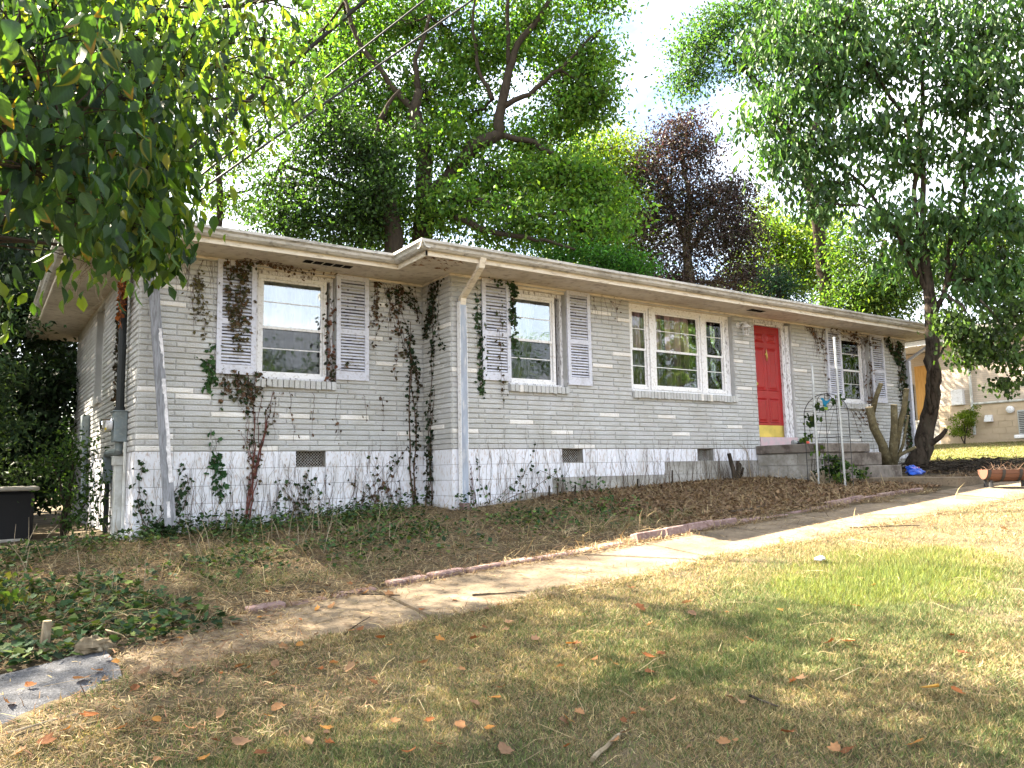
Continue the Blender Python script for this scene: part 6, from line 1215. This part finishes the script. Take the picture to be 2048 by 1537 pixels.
vine('thick dark ivy column climbing the inside corner by the bent downspout', 'L', [(3.55+R2(-.06, .06), gl(3.5), 3.52+R2(-.08, .08), R2(1.2, 2.3), R2(.006, .014), .03) for _ in range(3)]+[(3.58, .9, 3.15+R2(-.1, .1), 2.25, .004, .08) for _ in range(4)]+[(3.56, 1.5+R2(0, .6), R2(3.1, 3.6), 2.3, .004, .1) for _ in range(8)], [(.014, .03, .014), (.022, .045, .02), (.05, .035, .022)], 30, .045, spread=.025)
vine('ivy spreading over the dark return wall behind the downspout', 'E', [(R2(.02, .22), gl(3.5), R2(.02, .35), R2(.2, 2.2), R2(.004, .010), .06) for _ in range(5)]+[(.1, 1.6, R2(.2, .6), 2.3, .004, .1) for _ in range(7)]+[(R2(.2, .6), 2.3, R2(.25, .7), R2(1.0, 1.8), .003, .06) for _ in range(5)], [(.014, .03, .014), (.022, .045, .02), (.03, .025, .015)], 30, .05)
vine('bundle of red brown vine stems rising below the left window', 'L', [(1.22+R2(-.03, .03), gl(1.2), 1.32+R2(-.05, .05), -.25+R2(-.1, .1), .014, .03, .03) for _ in range(5)]+[(1.32+R2(-.03, .03), -.3, 1.42+R2(-.12, .14), R2(.35, .78), R2(.006, .011), .05, .02) for _ in range(7)]+[(1.32, -.2, 1.25+R2(-.15, .15), R2(.2, .45), .006, .08) for _ in range(4)], VM, 14, .035, 'redstem', 'red_vine')
vine('withered creeper hanging over the slats of the leftmost shutter', 'L', [(R2(.95, 1.25), 2.34, R2(.95, 1.2), R2(1.2, 1.9), .003, .08, .055) for _ in range(7)]+[(R2(.8, 1.0), 1.75, R2(1.1, 1.3), 1.6, .003, .12, .055) for _ in range(4)], [(.06, .05, .03), (.09, .08, .035), (.045, .06, .028), (.12, .07, .04)], 42, .05, out=.055)
vine('dry creeper clinging to the bricks left of the leftmost shutter', 'L', [(R2(.6, .82), 2.1, R2(.55, .8), R2(1.35, 1.6), .003, .1) for _ in range(4)], [(.07, .06, .03), (.10, .09, .04)], 40, .045)
vine('small green ivy sprig at the foot of the leftmost shutter', 'L', [(.80, .75, .74, 1.1, .003, .1) for _ in range(3)]+[(.80, .8, .84, 1.3, .003)], [(.03, .07, .025), (.045, .10, .03)], 60, .06)
vine('tangle of dry stems and leaves under the left end of the left window', 'L', [(R2(.9, 1.5), .98, R2(.9, 1.5), R2(.45, .8), .0035, .14, .03) for _ in range(15)], VM, 30, .05)
vine('dark leafy creeper between the left window and its right shutter', 'L', [(2.32+R2(-.03, .03), .9, 2.32+R2(-.04, .04), R2(1.4, 2.2), .004, .05, -.0) for _ in range(4)]+[(2.3, 1.0, 2.6, 1.15, .003, .1, .06)], [(.05, .035, .028), (.03, .04, .022), (.14, .06, .04)], 24, .05, out=.02)
vine('brown withered creepers hanging right of the left window shutters', 'L', [(2.90+R2(-.02, .02), 2.3, 2.9+R2(-.04, .06), R2(1.4, 1.8), .003, .08) for _ in range(3)]+[(3.08, 2.3, 3.12+R2(-.05, .1), R2(1.2, 1.6), .003, .08), (3.25, 2.3, 3.35, 1.25, .003), (3.3, 2.3, 3.2, 1.0, .003)], VB+[(.06, .065, .03)], 34, .05)
vine('dry creeper tangle under the soffit above the left window', 'L', [(R2(.95, 1.6), 2.33, R2(1.2, 2.4), 2.3+R2(-.02, .02), .003, .05, R2(.02, .3)) for _ in range(12)], VB, 14, .04)
vine('narrow dark ivy column along the left edge of the second shutter pair', 'R', [(4.10+R2(-.02, .02), .75, 4.10+R2(-.03, .03), R2(1.6, 2.3), .004, .04) for _ in range(3)], VG, 60, .05)
vine('green ivy between the second shutter and its window frame', 'R', [(4.63+R2(-.02, .02), 2.3, 4.64+R2(-.03, .03), R2(1.3, 1.9), .004, .05, .05) for _ in range(4)]+[(4.25, 2.31, 4.62, 2.33, .004, .08, .06), (4.62, 1.6, 4.72, 1.3, .003, .1, .03)], VG, 58, .055)
vine('few dry leaves trailing over the lower slats of the second shutter', 'R', [(4.40, 1.9, 4.42, .75, .0025, .06, .055), (4.45, 1.0, 4.45, .55, .0025, .06)], [(.07, .05, .03), (.05, .06, .03)], 26, .045, out=.05)
vine('leafy dark ivy spreading over the white blocks left of the leaning board', 'L', [(R2(.12, .40), gl(.2), R2(.05, .65), R2(-.55, -.05), .005, .1) for _ in range(11)], VG, 30, .05)
vine('green ivy trailing down beside the leaning board on white blocks', 'L', [(.86, -.05, .95, -.55, .003, .1) for _ in range(3)]+[(.9, -.1, .85, .25, .003)], [(.02, .06, .022), (.035, .09, .03)], 44, .06)
vine('ivy on the white blocks below the first crawl space vent', 'L', [(R2(1.5, 2.3), gl(2), R2(1.6, 2.4), R2(-.5, -.18), .004, .1) for _ in range(13)], VG+VB[:1], 20, .042)
vine('ivy strings on the white blocks between the first vent and the inside corner', 'L', [(R2(2.4, 3.3), gl(3), R2(2.5, 3.45), R2(-.5, .1), .0045, .08) for _ in range(10)], VM, 22, .045)
vine('creeper strings hanging on the bricks above the first crawl space vent', 'L', [(a, .75, a+R2(-.06, .06), R2(.05, .4), .0028, .08) for a in (1.55, 1.75, 2.05, 2.4, 2.75, 3.0)], VB, 12, .04)
vine('arching bramble stems at the wall foot right of the downspout', 'R', [(4.35, gl(4.4), 5.35, -.28, .006, .10, .12), (4.35, gl(4.4), 4.9, -.15, .004, .08, .06), (4.1, gl(4.1), 4.8, -.33, .004, .1, .1), (5.0, -.3, 5.7, -.58, .004, .06, .10), (4.2, gl(4.2), 4.0, -.1, .004), (4.6, gl(4.6), 5.0, .1, .003)], VG, 18, .045, 'stem', 'bramble')
vine('leafless reddish creeper on the white blocks beside the downspout', 'R', [(3.95+R2(-.04, .1), gl(4), 3.92+R2(-.05, .1), R2(-.4, .0), .004, .08) for _ in range(6)], VB, 5, .03, 'redstem')
vine('dark ivy mass at the far right front corner above the pruned trunk', 'R', [(14.75+R2(-.15, .05), -.3, 14.6+R2(-.25, .15), R2(1.4, 2.3), .006, .05) for _ in range(7)]+[(14.5, 1.8, R2(14.0, 14.8), 2.3, .004, .1) for _ in range(9)], VG+VB[:1], 40, .065)
vine('leafless creeper net around the top of the far window shutters', 'R', [(R2(11.3, 12.0), 2.32, R2(11.6, 12.2), R2(1.7, 2.2), .004, .12) for _ in range(8)]+[(R2(12.0, 13.6), 2.3, R2(12.2, 13.9), R2(1.9, 2.25), .004, .12, .05) for _ in range(12)]+[(11.9, 2.3, 11.93, .8, .004, .05)], VB, 10, .05)
vine('dry creeper stems between the far window and its right shutter', 'R', [(13.4+R2(-.08, .08), .7, 13.4+R2(-.1, .1), R2(1.4, 2.2), .006, .08, .02) for _ in range(6)]+[(R2(12.6, 13.6), .75, R2(13.0, 13.9), R2(-.1, .5), .004, .1) for _ in range(8)], VB, 12, .05)
vine('forked dead twig under the soffit left of the triple window', 'R', [(6.62, 1.95, 6.60, 2.15, .003, .03), (6.60, 2.15, 6.45, 2.33, .002), (6.60, 2.15, 6.75, 2.33, .002), (6.6, 2.2, 6.58, 2.34, .002)], VB, 16, .03, 'redstem', 'dead_twig')
vine('bare grey creeper stem against the stoop corner', 'R', [(9.55, gl(9.5), 9.50, -.05, .012, .05, .02), (9.5, -.05, 9.25, .1, .006), (9.5, -.1, 9.4, .14, .005)], VB, 2, .03, 'paletwig', 'dead_vine')
vine('orange brown dead leaves clinging to the riser pipe on the side wall', 'S', [(.35+R2(0, .25), 2.3, .45+R2(-.1, .15), R2(1.5, 2.0), .003, .1, .12) for _ in range(9)], [(.40, .13, .03), (.28, .09, .03), (.12, .05, .03)], 46, .06, name='dead_vine', out=.12, T=T_RHOMB)
vine('dark leafy creeper on the shaded side wall behind the riser pipe', 'S', [(1.0+R2(-.2, .4), .5, 1.2+R2(-.3, .6), R2(1.4, 2.3), .004, .08) for _ in range(7)], [(.03, .035, .02), (.05, .035, .025)], 36, .055)
m = MB()
for k in range(16):
    a = D(150+R2(0, 60), 500+R2(0, 30), 9.6); b = D(140+R2(-10, 90), 560+R2(0, 75), 9.4); m.tube(wiggle(a, b, 6, .12), np.linspace(.006, .002, 7), 4, cap=False)
tag(m.put('dead_twig', M['paletwig']), 'pale dead twigs dangling below the side eave', 'twig')
# fine leafless tendrils over the whole front
m = MB()
for k in range(560):
    pl = 'L' if k % 5 < 2 else 'R'; a = R2(.1, 3.4) if pl == 'L' else R2(4.0, 14.5)
    if 9.7 < a < 11.2: continue
    if k % 3: z0 = gl(a); z1 = z0+R2(.25, 1.1)*(1.0 if a < 6 else .7)
    else: z0 = 2.3; z1 = R2(1.7, 2.15)
    b_ = a+R2(-.16, .16)
    if any(o[0]-.5 < a < o[1]+.5 for o in OPEN[pl]) and max(z0, z1) > .8: continue
    P = strand(pl, a, z0, b_, z1, .002, 7, .09); m.tube(P, np.linspace(.0028, .0012, 8), 3, cap=False)
    if random.random() < .5: q = P[random.randrange(2, 6)]; e = q+np.array([R2(-.12, .12), 0, R2(.05, .2)]); m.tube(wiggle(q, e, 4, .08), np.linspace(.002, .001, 5), 3, cap=False)
m.put('creeper_tendrils', M['stem'], None, 'stuff')
